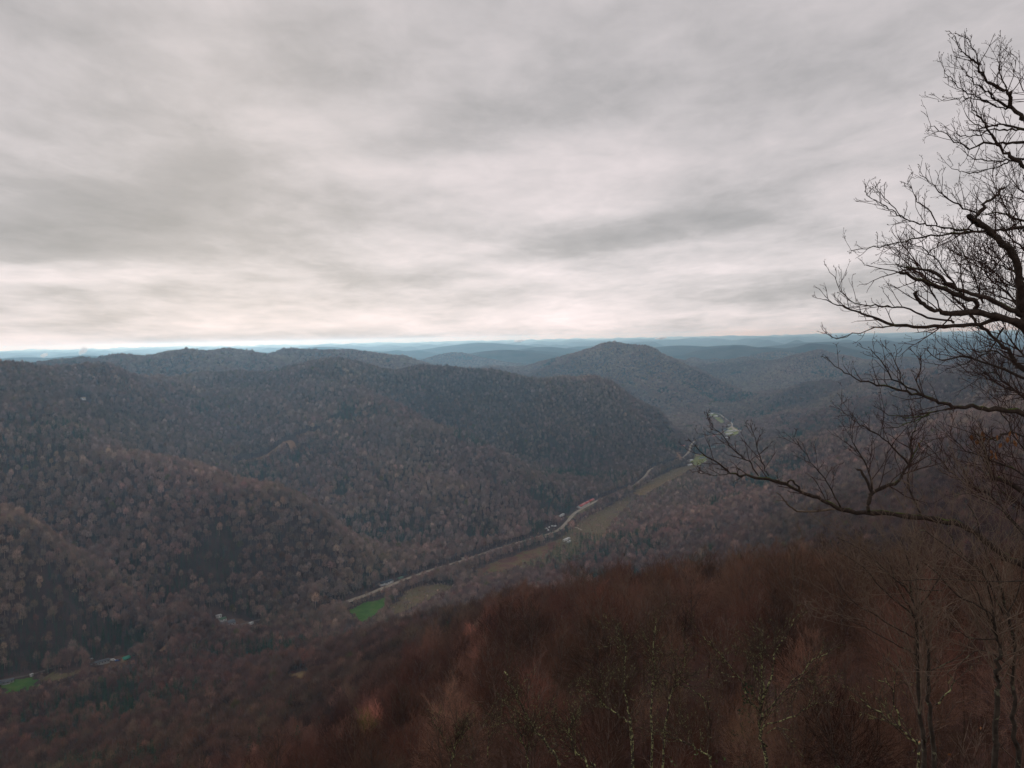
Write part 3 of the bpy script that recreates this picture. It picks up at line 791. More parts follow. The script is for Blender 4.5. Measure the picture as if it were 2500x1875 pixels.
size = np.clip(srng.normal(1.0, .16, len(TX)), .6, 1.45) * np.clip(.36 + TD / 170, .4, 1.0)

# low growth on the camera's side of clearings, roads and houses keeps them open to view
low = np.ones(len(TX))
def near_line(L, w_):
    lo = L.min(0) - w_; hi = L.max(0) + w_; d = np.full(len(TX), 1e9)
    i = np.nonzero((TX > lo[0]) & (TX < hi[0]) & (TY > lo[1]) & (TY < hi[1]))[0]
    for a0 in range(0, len(i), 4000):
        k = i[a0:a0 + 4000]; d[k] = np.min(np.hypot(TX[k, None] - L[None, :, 0], TY[k, None] - L[None, :, 1]), axis=1)
    return d
ux, uy = TX / TD, TY / TD
open_road = road_line[road_line[:, 0] > floor_at(800, 1492)[0]]
for s_ in (0, 10, 20, 30, 40, 50, 60):
    L = open_road[::2, :2]; i = np.nonzero((TX > L[:, 0].min() - 70) & (TX < L[:, 0].max() + 70) & (TY > L[:, 1].min() - 70) & (TY < L[:, 1].max() + 30))[0]
    for a0 in range(0, len(i), 4000):
        k = i[a0:a0 + 4000]
        d = np.min(np.hypot((TX + ux * s_)[k, None] - L[None, :, 0], (TY + uy * s_)[k, None] - L[None, :, 1]), axis=1)
        k = k[d < 11]; low[k] = np.minimum(low[k], .26 + .012 * s_ + np.abs(srng.normal(0, .10, len(k))))
for poly, dens in CLEAR:
    if dens == 0.95: continue
    for s_ in (0, 12, 24, 36, 48):
        lo = poly.min(0) - 60; hi = poly.max(0) + 60
        i = np.nonzero((TX > lo[0]) & (TX < hi[0]) & (TY > lo[1]) & (TY < hi[1]))[0]
        j_ = i[inpoly(TX[i] + ux[i] * s_, TY[i] + uy[i] * s_, poly)]
        low[j_] = np.minimum(low[j_], .26 + .010 * s_)
belt = inpoly(TX, TY, BELT) & (srng.rand(len(TX)) < .9)
low = np.where(belt, np.minimum(low, np.clip(srng.normal(.62, .2, len(TX)), .3, 1.0)), low)
far_keep = TD > 420
size = size * np.where(far_keep, low, 1.0)
keep_ = ~((low < .34) & far_keep & (srng.rand(len(TX)) < .35))
TX, TY, TZ, TB, TD, size, tint, isP = [q[keep_] for q in (TX, TY, TZ, TB, TD, size, tint, isP)]
# meshes of every look
near_parts = [bare_tree(s, H, cw, (13, 7, 7, 4), tr_, nw, .013, lo, .011) for s, H, cw, tr_, nw, lo in [(1, 14, 9.6, .17, 0, .3), (2, 15.5, 9, .19, .1, .40), (3, 12.5, 9.6, .16, 0, .3), (4, 14.5, 8.2, .16, .2, .36)]]
for k_, (a, b_) in enumerate(near_parts): halo(b_, 90 + k_, (14, 16, 12.5, 15)[k_], (9.8, 9.2, 9.8, 8.4)[k_], 900, .022)
near_mesh = [(a.mesh('trunk', m_twig_o), b_.mesh('crown', m_twig_o)) for a, b_ in near_parts]
mid_mesh = []
for s_, H, cw in [(1, 15, 8.5), (2, 16.5, 8), (3, 13, 8.4), (4, 15, 7.2)]:
    a, b_ = bare_tree(s_ + 20, H, cw, (10, 5, 5, 1), .17, .1, .026, .34); halo(b_, s_ + 300, H, cw, 800, .042); mid_mesh.append(merged(a, b_).mesh('hardwood', m_twig_s))
frng0 = np.random.RandomState(7)
mid2_mesh = [far_tree(frng0, frng0.uniform(14, 18), frng0.uniform(7.6, 10.4), 520, .13).mesh('hardwood', m_twig_s) for _ in range(5)]
frng = np.random.RandomState(77)
far_mesh = [far_tree(frng, frng.uniform(14, 18), frng.uniform(7.6, 10.4), 300, .25).mesh('hardwood', m_twig_s) for _ in range(5)]
clump_mesh = []
for _ in range(4):
    S = Sticks()
    for q in range(4): far_tree(frng, frng.uniform(13, 18), frng.uniform(7, 9.5), 90, .6, frng.uniform(-4.6, 4.6), frng.uniform(-4.6, 4.6), S)
    clump_mesh.append(S.mesh('hardwood', m_twig_s))
pine_near = [pine(s, H, w_, 15, 9, .55) for s, H, w_ in [(1, 15, 5.4), (2, 17, 5.8), (3, 12, 5)]]
pine_near_mesh = [(a.mesh('trunk', m_twig_o), b_.mesh('crown', m_twig_o)) for a, b_ in pine_near]
def pine_s(seed, H, w_, ti, per, leaf):
    S = Sticks(); pine(seed, H, w_, ti, per, leaf, True, .25, S); return S.mesh('pine', m_twig_s)
pine_mid_mesh = [pine_s(s, H, w_, 11, 6, .8) for s, H, w_ in [(5, 16, 5.4), (6, 18, 6), (7, 14, 5)]]
pine_far_mesh = [pine_s(s, H, w_, 8, 5, 1.3) for s, H, w_ in [(8, 17, 6), (9, 18, 6.5)]]
pine_clump_mesh = []
for k in range(2):
    S = Sticks()
    for q in range(3): pine(30 + 5 * k + q, frng.uniform(14, 18), 6.5, 6, 4, 2.0, True, .25, S, (frng.uniform(-4, 4), frng.uniform(-4, 4), 0))
    pine_clump_mesh.append(S.mesh('pine', m_twig_s))

# trees of their own: of each kind the ones that show largest
key = 15 * size / TD
def biggest(mask, n):
    i = np.nonzero(mask)[0]; return i[np.argsort(-key[i])[:n]]
own_h = biggest(~isP & visible(TX, TY, 14) & (np.abs(np.arctan2(TX, TY)) < R(31.6)), 290)
own_p = biggest(isP & (np.abs(np.arctan2(TX, TY)) < R(31.0)) & visible(TX, TY, 8), 280)
own = np.zeros(len(TX), bool); own[own_h] = True; own[own_p] = True

rest = np.nonzero(~own & ~isP)[0]
lo_ = np.array([0, 0, 4, 9, 14]); cnt = np.array([4, 4, 5, 5, 4])
hv_ = mid_mesh + mid2_mesh + far_mesh + clump_mesh
var = lo_[TB[rest]] + (srng.rand(len(rest)) * cnt[TB[rest]]).astype(int)
# index 0..3 mid, 4..8 mid2, 9..13 far, 14..17 clump
spin = np.stack([srng.normal(0, .04, len(rest)), srng.normal(0, .04, len(rest)), srng.uniform(0, 6.283, len(rest))], 1)
sz = np.stack([size[rest] * srng.uniform(.9, 1.15, len(rest))] * 2 + [size[rest]], 1)
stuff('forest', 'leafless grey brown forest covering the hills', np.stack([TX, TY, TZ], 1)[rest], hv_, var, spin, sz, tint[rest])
restp = np.nonzero(~own & isP)[0]
lo_p = np.array([0, 0, 0, 3, 5]); cntp = np.array([3, 3, 3, 2, 2])
varp = lo_p[TB[restp]] + (srng.rand(len(restp)) * cntp[TB[restp]]).astype(int)
spin = np.stack([np.zeros(len(restp)), np.zeros(len(restp)), srng.uniform(0, 6.283, len(restp))], 1)
stuff('pine_forest', 'dark evergreens mixed into the hillside forest', np.stack([TX, TY, TZ], 1)[restp], pine_mid_mesh + pine_far_mesh + pine_clump_mesh, varp, spin, np.stack([size[restp]] * 3, 1), tint[restp])

def own_tree(name, label, cat, i, pair, group, sc=1.0, color=None):
    root = thing(name, label, cat, (TX[i], TY[i], TZ[i]), srng.uniform(0, 6.28), group)
    root.scale = (size[i] * sc,) * 3
    for nm, me_ in zip(('trunk', 'crown'), pair):
        o = link(nm, me_, root)
        c = color if color is not None else tint[i]
        o.color = (*(np.array([.16, .115, .09]) * (.7 + .6 * ((i * 7) % 10) / 10) if nm == 'trunk' and cat != 'pine' else c), 1)
        if nm == 'trunk' and cat == 'pine': o.color = (.10, .075, .06, 1)
    return root
for i in own_h:
    c_ = tint[i]; rg_ = c_[0] / c_[1]
    lk, gp = ('russet', 'leafless russet trees crowding the near slope') if rg_ > 1.72 else (('olive tan', 'leafless olive tan trees crowding the near slope') if rg_ < 1.5 else ('dull brown', 'leafless dull brown trees crowding the near slope'))
    own_tree('bare_tree', 'leafless %s tree crowded among others on the near slope' % lk, 'tree', i, near_mesh[srng.randint(4)], gp)
for i in own_p:
    own_tree('pine_tree', 'small dark green pine scattered among the bare hillside trees', 'pine', i, pine_near_mesh[srng.randint(3)], 'dark pines scattered through the woods')
print('trees', len(TX), 'pines', int(isP.sum()), 'own', len(own_h), TD[own_h].max(), len(own_p), TD[own_p].max() if len(own_p) else 0)
# ------------------------------------------------------------------ near trees that can be told apart
def bark_mat(name, dark, light, lichen=None, lich_amt=0.5, moss=None, moss_amt=.5, lscale=9.0):
    m, t, b = principled(name, 0.95, 0.1)
    p = pos_of(t)
    n = t.noise(p, 14.0, 5, 0.65)
    c = t.ramp(n, [(0.3, dark), (0.7, light)])
    if lichen:
        ln = t.noise(p, lscale, 4, 0.6, 0.6)
        c = t.mix(t.ramp(ln, [(lich_amt, 0.0), (lich_amt + .06, 1.0)]), c, lichen)
    if moss:
        nz = t.n('ShaderNodeSeparateXYZ'); t.l(t.n('ShaderNodeNewGeometry').outputs['Normal'], nz.inputs[0])
        mn = t.math('ADD', t.math('MULTIPLY', nz.outputs[2], .22), t.noise(p, 2.3, 5, 0.65))
        c = t.mix(t.ramp(mn, [(moss_amt, 0.0), (moss_amt + .07, 1.0)]), c, t.ramp(t.noise(p, 30, 3, .6), [(.35, moss), (.65, tuple(q * 2.2 for q in moss))]))
    t.l(c, b.inputs['Base Color'])
    bn = t.n('ShaderNodeBump'); bn.inputs['Distance'].default_value = 0.015; bn.inputs['Strength'].default_value = 0.9
    t.l(t.noise(p, 26.0, 5, 0.7), bn.inputs['Height']); t.l(bn.outputs[0], b.inputs['Normal'])
    return m
m_oak = bark_mat('oak_bark', (0.024, 0.018, 0.015), (0.085, 0.064, 0.052), None, .5, (0.055, 0.075, 0.016), .70)
m_oakt = bark_mat('oak_twig', (0.045, 0.024, 0.020), (0.085, 0.050, 0.042))

m_dead = bark_mat('dead_wood', (0.10, 0.075, 0.055), (0.22, 0.17, 0.13))
m_lich = bark_mat('lichen_bark', (0.035, 0.026, 0.022), (0.075, 0.058, 0.045), (0.36, 0.375, 0.17), .51, None, .5, 11.0)
m_licht = bark_mat('lichen_twig', (0.055, 0.038, 0.030), (0.10, 0.075, 0.055), (0.28, 0.29, 0.13), .56, None, .5, 9.0)
m_sap = bark_mat('sapling_bark', (0.03, 0.024, 0.02), (0.085, 0.07, 0.055), (0.17, 0.17, 0.11), .60)
m_whip = bark_mat('sapling_twig', (0.13, 0.095, 0.07), (0.225, 0.165, 0.122))
m_redw = bark_mat('red_twig', (0.10, 0.045, 0.035), (0.17, 0.075, 0.055))
m_leaf = plain('dry_leaf', (0.27, 0.12, 0.05), 0.8, 0.4, 25)

def pts3(lst, d0, d1, rng=None):
    """Pixel bearings with distances spread from d0 to d1 along the limb -> points in the place."""
    n = len(lst); out = []
    for k, (u, v) in enumerate(lst):
        d = d0 + (d1 - d0) * k / max(1, n - 1)
        p = place(u, v, d); out.append([p[0], p[1], p[2] + EYE])
    return np.array(out)
def spline(P, per=4):
    P = np.asarray(P); n = len(P); out = []
    for i in range(n - 1):
        p0 = P[max(i - 1, 0)]; p1 = P[i]; p2 = P[i + 1]; p3 = P[min(i + 2, n - 1)]
        for k in range(per):
            t_ = k / per
            out.append(.5 * ((2 * p1) + (-p0 + p2) * t_ + (2 * p0 - 5 * p1 + 4 * p2 - p3) * t_ ** 2 + (-p0 + 3 * p1 - 3 * p2 + p3) * t_ ** 3))
    out.append(P[-1]); return np.array(out)
def gnarl(P, rng, a):
    Q_ = P.copy(); Q_[1:-1] += rng.standard_normal((len(P) - 2, 3)) * a; return Q_
def sprays(S, P, r0, r1, rng, spacing=.22, L1=(.35, .85), upb=.25, t0=.15, levels=2, rmin=.0026, bend=.1, bud=True, ang=(30, 60), end=True):
    """Side shoots along a limb, each forking again; buds at the tips."""
    seg = np.linalg.norm(np.diff(P, axis=0), axis=1); tot = seg.sum()
    n = max(5, int(tot * (1 - t0) / spacing))
    todo = [(t0 + (1 - t0) * (k + rng.rand()) / n) for k in range(n)]
    for t_ in todo:
        p, d = at_t(P, min(t_, .995))
        rr_ = r0 + (r1 - r0) * t_
        L = rng.uniform(*L1) * (1.1 - .5 * t_)
        dd_ = side_dir(rng, d, R(rng.uniform(*ang)), upb)
        Q_ = wander(rng, p, dd_, L, 5, bend, .05)
        rb = max(min(rr_ * .55, .004 + L * .008), rmin * 1.15)
        S.tube(Q_, np.linspace(rb, rmin, 6), 4)
        if levels > 1:
            nk = max(2, int(L / .13))
            for k in range(nk):
                tk = .25 + .75 * (k + rng.rand()) / nk
                p2, d2 = at_t(Q_, min(tk, .99)); L2 = L * rng.uniform(.22, .5) * (1.1 - .4 * tk)
                Q2 = wander(rng, p2, side_dir(rng, d2, R(rng.uniform(25, 55)), upb * .8), L2, 3, bend, .05)
                S.tube(Q2, np.linspace(max(rb * .6, rmin), rmin * .8, 4), 3)
                if levels > 2:
                    for q in range(2 if L2 < .2 else 3):
                        p3, d3 = at_t(Q2, rng.uniform(.3, .95))
                        L3 = L2 * rng.uniform(.3, .55)
                        e = p3 + side_dir(rng, d3, R(rng.uniform(25, 50)), upb * .7) * L3
                        S.tube(np.array([p3, (p3 + e) / 2 + rng.standard_normal(3) * L3 * .06, e]), [rmin * .85, rmin * .75, rmin * .6], 3, False)
                        if bud: S.tube(np.array([e - (e - p3) * .03, e + (e - p3) / (L3 + 1e-6) * .006, e + (e - p3) / (L3 + 1e-6) * .018]), [rmin * .6, rmin * 1.7, .0005], 3)

orng = np.random.RandomState(21); np.random.seed(21)
oak = None
def oak_limb(px, d0, d1, r0, r1, spacing=.16, L1=(.3, .8), t0=.2, mat=None, stub=False, levels=3, upb=.28, gn=.010, name='limb'):
    r0, r1 = r0 * (.8 if r0 > .02 else 1), r1 * (.8 if r1 > .01 else 1)
    P = spline(pts3(px, d0, d1), 4)
    P = gnarl(P, orng, gn)
    S = Sticks(); S.tube(P, np.linspace(r0, r1, len(P)) * (1 + .12 * orng.standard_normal(len(P))), 7 if r0 > .02 else 5, not stub)
    if stub:                                  # broken end: a few splinters
        for _ in range(5):
            d = unit(P[-1] - P[-2]); S.tube(np.array([P[-1] - d * .02 + orng.standard_normal(3) * r1 * .4, P[-1] + d * orng.uniform(.02, .09) + orng.standard_normal(3) * r1 * .5]), [r1 * .4, .001], 3)
        S.tube(np.array([P[-2], P[-1], P[-1] + unit(P[-1] - P[-2]) * .012]), [r1, r1 * .9, .001], 6)
    o = link(name, S.mesh(name, mat or m_oak), oak)
    if spacing:
        T = Sticks(); sprays(T, P, r0, r1, orng, spacing * (.55 if d1 < 12.1 else .42), L1, upb, t0, levels)
        if len(T.V) > 70: link('twigs', T.mesh('twigs', m_oakt), o)
    return P
# foot of the oak: on the slope below the overlook, just outside the frame on the right
ft = place(2560, 1500, 12.0); fz = float(ground(ft[0] + .3, ft[1]))
oak = thing('oak_tree', 'gnarled dark leafless oak with mossy limbs reaching in from the right edge', 'tree')
trunkP = np.array([[ft[0] + .35, ft[1], fz + EYE - .8], [ft[0] + .3, ft[1], fz + EYE + .3]] + [list(p) for p in pts3([(2610, 1750), (2600, 1450), (2588, 1250), (2575, 1050), (2555, 930), (2525, 840), (2498, 765)], 12, 12)])
S = Sticks(); tp = spline(trunkP, 4); S.tube(tp, np.linspace(.18, .062, len(tp)) , 10); link('trunk', S.mesh('trunk', m_oak), oak)
lead = [(2575, 1050), (2585, 860), (2582, 680), (2575, 520), (2545, 400), (2512, 312), (2500, 291)]
oak_limb(lead, 12, 12.2, .062, .035, 0)
A1 = [(2500, 291), (2471, 264), (2466, 233), (2457, 223), (2423, 207), (2401, 187), (2387, 158), (2363, 137), (2346, 122), (2330, 85)]
O = oak_limb
O(A1, 12.2, 11.6, .035, .004, .10, (.2, .5), .25)
O([(2387, 158), (2380, 122), (2367, 98), (2355, 85)], 11.8, 11.6, .008, .003, .09, (.1, .25), .2)
O([(2457, 223), (2442, 185), (2437, 146), (2446, 115)], 12.1, 12.3, .010, .003, .09, (.15, .4), .2)
O([(2471, 264), (2437, 248), (2413, 226), (2387, 207), (2363, 183), (2343, 154)], 12.2, 11.5, .016, .003, .10, (.2, .45), .25)
O([(2471, 264), (2437, 262), (2408, 250), (2377, 233), (2353, 221), (2331, 202), (2317, 187), (2300, 174)], 12.2, 11.7, .013, .003, .12, (.15, .45), .3)
O([(2430, 258), (2408, 250), (2365, 238), (2348, 240), (2305, 246), (2288, 242)], 12.1, 11.9, .008, .0026, .15, (.12, .3), .35)
O([(2575, 470), (2530, 425), (2500, 407), (2476, 387), (2447, 363), (2425, 339), (2411, 313), (2394, 286), (2377, 267), (2370, 238)], 12.3, 11.6, .040, .004, .12, (.2, .5), .35)
O([(2560, 335), (2500, 315), (2447, 305), (2418, 310), (2380, 302), (2353, 264)], 12.2, 12.6, .020, .003, .14, (.15, .45), .3)
O([(2500, 316), (2461, 316), (2418, 316), (2389, 329), (2365, 332), (2340, 326), (2317, 305)], 12.2, 11.9, .012, .003, .13, (.15, .4), .3)
O([(2575, 360), (2500, 347), (2447, 351), (2401, 350), (2365, 363), (2329, 344), (2300, 322), (2264, 307)], 12.2, 11.7, .020, .003, .13, (.18, .45), .4)
O([(2575, 400), (2500, 385), (2466, 392), (2423, 392), (2370, 385), (2353, 366)], 12.2, 12.4, .016, .003, .15, (.15, .4), .35)
O([(2466, 392), (2437, 407), (2375, 422), (2336, 416), (2322, 399)], 12.1, 11.8, .010, .0026, .17, (.12, .35), .3)
Dl = [(2494, 760), (2490, 705), (2484, 642), (2457, 602), (2416, 564), (2375, 539), (2366, 528)]
O(Dl, 12, 11.3, .070, .036, .28, (.4, 1.0), .3, None, True)
O([(2384, 545), (2386, 528), (2403, 501), (2430, 477), (2453, 458)], 11.4, 11.6, .032, .018, 0, stub=True)
O([(2582, 560), (2500, 556), (2443, 562), (2375, 565), (2308, 569), (2240, 585), (2177, 596), (2118, 607), (2072, 610)], 12.2, 11.2, .026, .003, .17, (.15, .45), .25)
O([(2375, 563), (2321, 558), (2267, 550), (2218, 539), (2186, 518), (2153, 501), (2123, 480), (2112, 466)], 11.8, 11.0, .013, .0026, .13, (.15, .45), .25)
O([(2200, 530), (2167, 490), (2142, 466), (2135, 453)], 11.3, 11.2, .007, .0026, .11, (.1, .3), .2)
O([(2286, 553), (2272, 518), (2240, 490), (2224, 461), (2214, 443)], 11.6, 11.9, .009, .0026, .12, (.1, .35), .2)
O([(2389, 523), (2348, 507), (2308, 480), (2281, 453), (2243, 423)], 11.4, 11.0, .013, .003, .11, (.15, .5), .15)
O([(2582, 575), (2500, 542), (2443, 520), (2397, 525)], 12.2, 11.8, .020, .006, .16, (.2, .5), .2)
Jl = [(2525, 830), (2490, 792), (2443, 775), (2384, 762), (2321, 767), (2281, 759), (2248, 737), (2237, 713)]
O(Jl, 12, 11.2, .066, .022, .3, (.4, .9), .35, None, True)
O([(2494, 770), (2457, 751), (2389, 721), (2321, 697), (2272, 661), (2211, 653)], 12, 11.4, .044, .018, .26, (.4, 1.0), .25, None, True)
O([(2384, 762), (2381, 737), (2335, 721), (2281, 697), (2240, 683), (2199, 666)], 11.8, 11.0, .038, .022, .26, (.4, .9), .25, None, True)
O([(2500, 800), (2457, 781), (2375, 792), (2281, 797), (2186, 792), (2118, 770), (2083, 759), (2044, 745), (2000, 727)], 12, 10.8, .040, .003, .19, (.2, .5), .3)
O([(2329, 788), (2268, 774), (2206, 752), (2152, 746), (2098, 745), (2054, 709), (2022, 651)], 11.6, 11.0, .015, .003, .16, (.18, .5), .3)
O([(2220, 795), (2170, 792), (2098, 810), (2040, 828), (2015, 806)], 11.3, 11.0, .009, .0026, .18, (.15, .4), .25)
Ll = [(2568, 985), (2500, 904), (2484, 891), (2468, 865), (2430, 827), (2384, 789), (2350, 745), (2320, 715)]
O(Ll, 12.1, 12.6, .046, .012, .2, (.35, .8), .3)
O([(2484, 891), (2443, 860), (2400, 858), (2374, 858)], 12.2, 11.8, .012, .004, .14, (.15, .4), .25)
O([(2550, 950), (2420, 890), (2350, 872), (2290, 880), (2262, 850)], 12, 11.4, .018, .003, .14, (.2, .5), .2)
Ml = [(2570, 1040), (2500, 1010), (2430, 999), (2375, 994), (2338, 994), (2294, 980), (2253, 967), (2213, 956), (2158, 945), (2104, 929), (2050, 902), (2011, 864)]
O(Ml, 12, 10.6, .042, .003, .2, (.2, .5), .35)
O([(2245, 961), (2180, 923), (2153, 883), (2118, 853)], 11.2, 11.0, .012, .003, .14, (.15, .45), .2)
O([(2253, 967), (2240, 926), (2251, 885), (2237, 858)], 11.2, 11.5, .010, .003, .14, (.15, .4), .2)
O([(2213, 956), (2194, 910), (2172, 855)], 11.0, 10.9, .009, .003, .13, (.15, .4), .2)
O([(2338, 994), (2286, 1005), (2240, 1020), (2186, 1017), (2126, 986)], 11.5, 10.8, .012, .003, .15, (.15, .5), .2)
O([(2286, 1005), (2213, 1034), (2145, 1051)], 11.4, 11.0, .009, .003, .15, (.15, .4), .2)
Nl = [(2600, 1460), (2500, 1380), (2454, 1362), (2393, 1309), (2332, 1276), (2231, 1260), (2129, 1252), (2056, 1244), (2007, 1223), (1966, 1203), (1905, 1179), (1844, 1164), (1795, 1158), (1755, 1134), (1714, 1105), (1685, 1081)]
O(Nl, 12, 9.8, .058, .003, .3, (.2, .5), .45)
O([(1954, 1199), (1938, 1175), (1915, 1180), (1895, 1172)], 10.4, 10.3, .016, .009, 0, stub=True)
O([(1852, 1162), (1828, 1126), (1791, 1097), (1755, 1057), (1726, 1020)], 10.1, 9.7, .009, .0026, .09, (.12, .4), .15)
O([(1877, 1162), (1860, 1126), (1844, 1073), (1832, 1057)], 10.2, 10.3, .008, .0026, .09, (.12, .35), .2)
O([(1795, 1156), (1760, 1160), (1722, 1158), (1690, 1150)], 9.9, 9.6, .006, .0026, .12, (.1, .3), .2)
O([(2039, 1244), (1966, 1248), (1934, 1240), (1913, 1219), (1893, 1201)], 10.8, 10.5, .014, .006, 0, mat=m_dead, name='dead_branch')
O([(1925, 1232), (1908, 1222), (1896, 1219)], 10.6, 10.5, .007, .004, 0, mat=m_dead, name='dead_branch')
O([(2121, 1250), (2124, 1225), (2129, 1203), (2186, 1179), (2218, 1134), (2225, 1100), (2227, 1065), (2238, 1040), (2251, 1015)], 11.0, 11.4, .034, .004, .13, (.25, .7), .25)
O([(2129, 1203), (2109, 1158), (2092, 1146)], 11.0, 11.0, .024, .016, 0, stub=True)
O([(2218, 1134), (2170, 1081), (2121, 1049), (2084, 1024), (2043, 987)], 11.2, 10.7, .012, .003, .12, (.2, .5), .15)
O([(2052, 1238), (2019, 1179), (1978, 1130), (1938, 1065)], 10.7, 10.4, .009, .003, .12, (.15, .45), .2)
O([(2129, 1200), (2117, 1138), (2088, 1089), (2070, 1050)], 11.0, 10.8, .012, .003, .09, (.2, .5), .15)
O([(2247, 1258), (2218, 1167), (2230, 1110), (2260, 1060)], 11.3, 11.8, .014, .003, .12, (.25, .6), .15)
O([(2570, 1100), (2470, 1055), (2430, 1075), (2390, 1065), (2302, 1034)], 12, 11.4, .014, .003, .14, (.2, .5), .2)
O([(2590, 1290), (2470, 1180), (2425, 1165), (2405, 1100), (2392, 1060)], 12, 11.6, .05, .010, .12, (.25, .6), .25)
O([(2590, 1400), (2440, 1230), (2380, 1190), (2330, 1160), (2294, 1121)], 11.8, 11.2, .016, .003, .12, (.3, .7), .15)
O([(2520, 700), (2470, 660), (2430, 640), (2400, 600)], 12.2, 12.6, .016, .004, .10, (.4, .9), .1)
O([(2500, 750), (2440, 700), (2390, 650), (2330, 620)], 12.4, 12.8, .014, .004, .10, (.4, .9), .1)
O([(2480, 560), (2440, 470), (2420, 440)], 12.3, 12.5, .010, .003, .10, (.2, .5), .1)
O([(2520, 620), (2480, 520), (2470, 470)], 12.3, 12.6, .010, .003, .10, (.2, .5), .1)
O([(2570, 1030), (2460, 940), (2420, 910), (2370, 920)], 12.2, 12.5, .014, .004, .10, (.3, .7), .1)
O([(2350, 720), (2300, 650), (2260, 610), (2215, 600)], 11.9, 11.7, .012, .003, .09, (.3, .7), .1)
O([(2400, 740), (2370, 660), (2340, 600)], 11.9, 12.2, .012, .003, .09, (.3, .7), .1)
for px_, da, db_, ra in [([(2560, 640), (2500, 610), (2450, 560), (2410, 500)], 12.2, 12.8, .016), ([(2540, 730), (2480, 700), (2440, 690), (2400, 650), (2370, 580)], 12.2, 12.9, .015), ([(2540, 800), (2470, 740), (2430, 720), (2380, 700)], 12.1, 12.7, .015), ([(2560, 500), (2500, 470), (2460, 420)], 12.3, 12.7, .013),
    ([(2450, 800), (2420, 850), (2370, 880), (2320, 900)], 12.1, 11.7, .012), ([(2560, 900), (2490, 860), (2450, 800), (2400, 700)], 12.2, 12.9, .015), ([(2560, 960), (2490, 960), (2430, 930), (2380, 880)], 12.2, 12.7, .014), ([(2580, 1150), (2500, 1100), (2450, 1010), (2420, 960)], 12.1, 12.7, .015),
    ([(2590, 1230), (2500, 1160), (2440, 1130), (2360, 1100), (2310, 1060)], 12.0, 11.6, .014), ([(2590, 1330), (2500, 1240), (2450, 1200), (2380, 1130)], 11.9, 12.4, .014), ([(2470, 600), (2440, 640), (2390, 680), (2330, 690)], 12.0, 11.8, .010), ([(2300, 765), (2270, 700), (2240, 650), (2205, 620)], 11.9, 12.2, .010), ([(2560, 250), (2510, 230), (2480, 180)], 12.3, 12.6, .012)]:
    O(px_, da, db_, ra, .003, .10, (.3, .8), .12)
# the far side of the crown, beyond the right edge of the photograph
for px_, db_, ra in [([(2560, 450), (2660, 380), (2740, 330), (2800, 250)], 12.6, .03), ([(2582, 620), (2700, 560), (2820, 520), (2900, 440)], 13.0, .036), ([(2590, 760), (2680, 700), (2760, 640), (2860, 650)], 11.6, .034), ([(2575, 1000), (2700, 930), (2820, 900), (2950, 860)], 12.8, .04), ([(2590, 1180), (2720, 1110), (2850, 1090), (2940, 1020)], 11.4, .038), ([(2530, 330), (2600, 240), (2640, 150), (2660, 80)], 12.4, .022), ([(2600, 1350), (2700, 1320), (2820, 1330), (2900, 1290)], 12.6, .034)]:
    O(px_, 12.1, db_, ra, .003, .16, (.3, .8), .2)
# a few dry leaves still hanging
for (u, v) in [(2466, 1052), (2478, 1058), (2474, 1075), (2420, 1098), (2431, 1104), (2398, 1052), (2404, 1066), (2388, 1072), (2372, 1062), (2436, 1062), (2444, 1080), (2240, 1080), (2425, 1110), (2460, 1066)]:
    c = pts3([(u, v)], 11.7, 11.7)[0]; L = orng.uniform(.06, .09); a = orng.uniform(0, 6.28)
    ax = np.array([math.cos(a) * .35, math.sin(a) * .35, -1.0]); ax = unit(ax); sx = unit(np.cross(ax, [math.sin(a * 3), math.cos(a * 2), .3])); nx = np.cross(ax, sx)
    prof = [(0, 0), (.25, .2), (.5, .28), (.75, .2), (1, .02)]
    Vl = [];
    for f_, wd in prof: Vl += [c + ax * L * f_ - sx * L * wd + nx * L * .15, c + ax * L * f_, c + ax * L * f_ + sx * L * wd + nx * L * .15]
    Fl = []
    for k in range(4):
        for h in (0, 1): q = k * 3 + h; Fl.append([q, q + 1, q + 4, q + 3])
    link('leaf', mesh_from('leaf', np.array(Vl), np.array(Fl), m_leaf), oak)

# ------------------------------------------------------------------ traced trees of the foreground
def traced_tree(name, label, cat, stems, branches, mb, mt, group=None, levels=2, spacing=.3, L1=(.4, 1.2), rmin=.004, upb=.25, ground_first=True, t0=.25, ang=(25, 50), bend=.08):
    first = stems[0]
    p = place(first[0][0][0], first[0][0][1], first[1]); gz = float(ground(p[0], p[1])) + EYE
    root = thing(name, label, cat, (p[0], p[1], gz), 0, group)
    base = np.array([p[0], p[1], gz]); T = Sticks(); St = Sticks()
    for px, d0, d1, r0, r1 in stems:
        P = pts3(px, d0, d1)
        g0 = float(ground(P[0, 0], P[0, 1])) + EYE
        if P[0, 2] > g0 + .2:
            off = orng.standard_normal(2) * .15
            P = np.concatenate([[[P[0, 0] + off[0], P[0, 1] + off[1], g0 - .5], [P[0, 0] + off[0] * .5, P[0, 1] + off[1] * .5, (g0 + P[0, 2]) / 2]], P])
        P = gnarl(spline(P, 4), orng, r0 * .35)
        r0, r1 = (r0 * .52, r1 * .6) if cat == 'tree' else (r0, r1)
        St.tube(P - base, np.linspace(r0, r1, len(P)), 6)
        sprays(T, P - base, r0, r1, orng, spacing, L1, upb, .45, levels, rmin, bend, False, ang)
    for px, d0, d1, r0, r1 in branches:
        P = gnarl(spline(pts3(px, d0, d1), 4), orng, r0 * .5)
        r0, r1 = (r0 * .5, r1 * .6) if cat == 'tree' else (r0, r1)
        St.tube(P - base, np.linspace(r0, r1, len(P)), 5)
        sprays(T, P - base, r0, r1, orng, spacing, L1, upb, t0, levels, rmin, bend, False, ang)
    link('trunk', St.mesh('trunk', mb), root); link('twigs', T.mesh('twigs', mt), root)
    return root
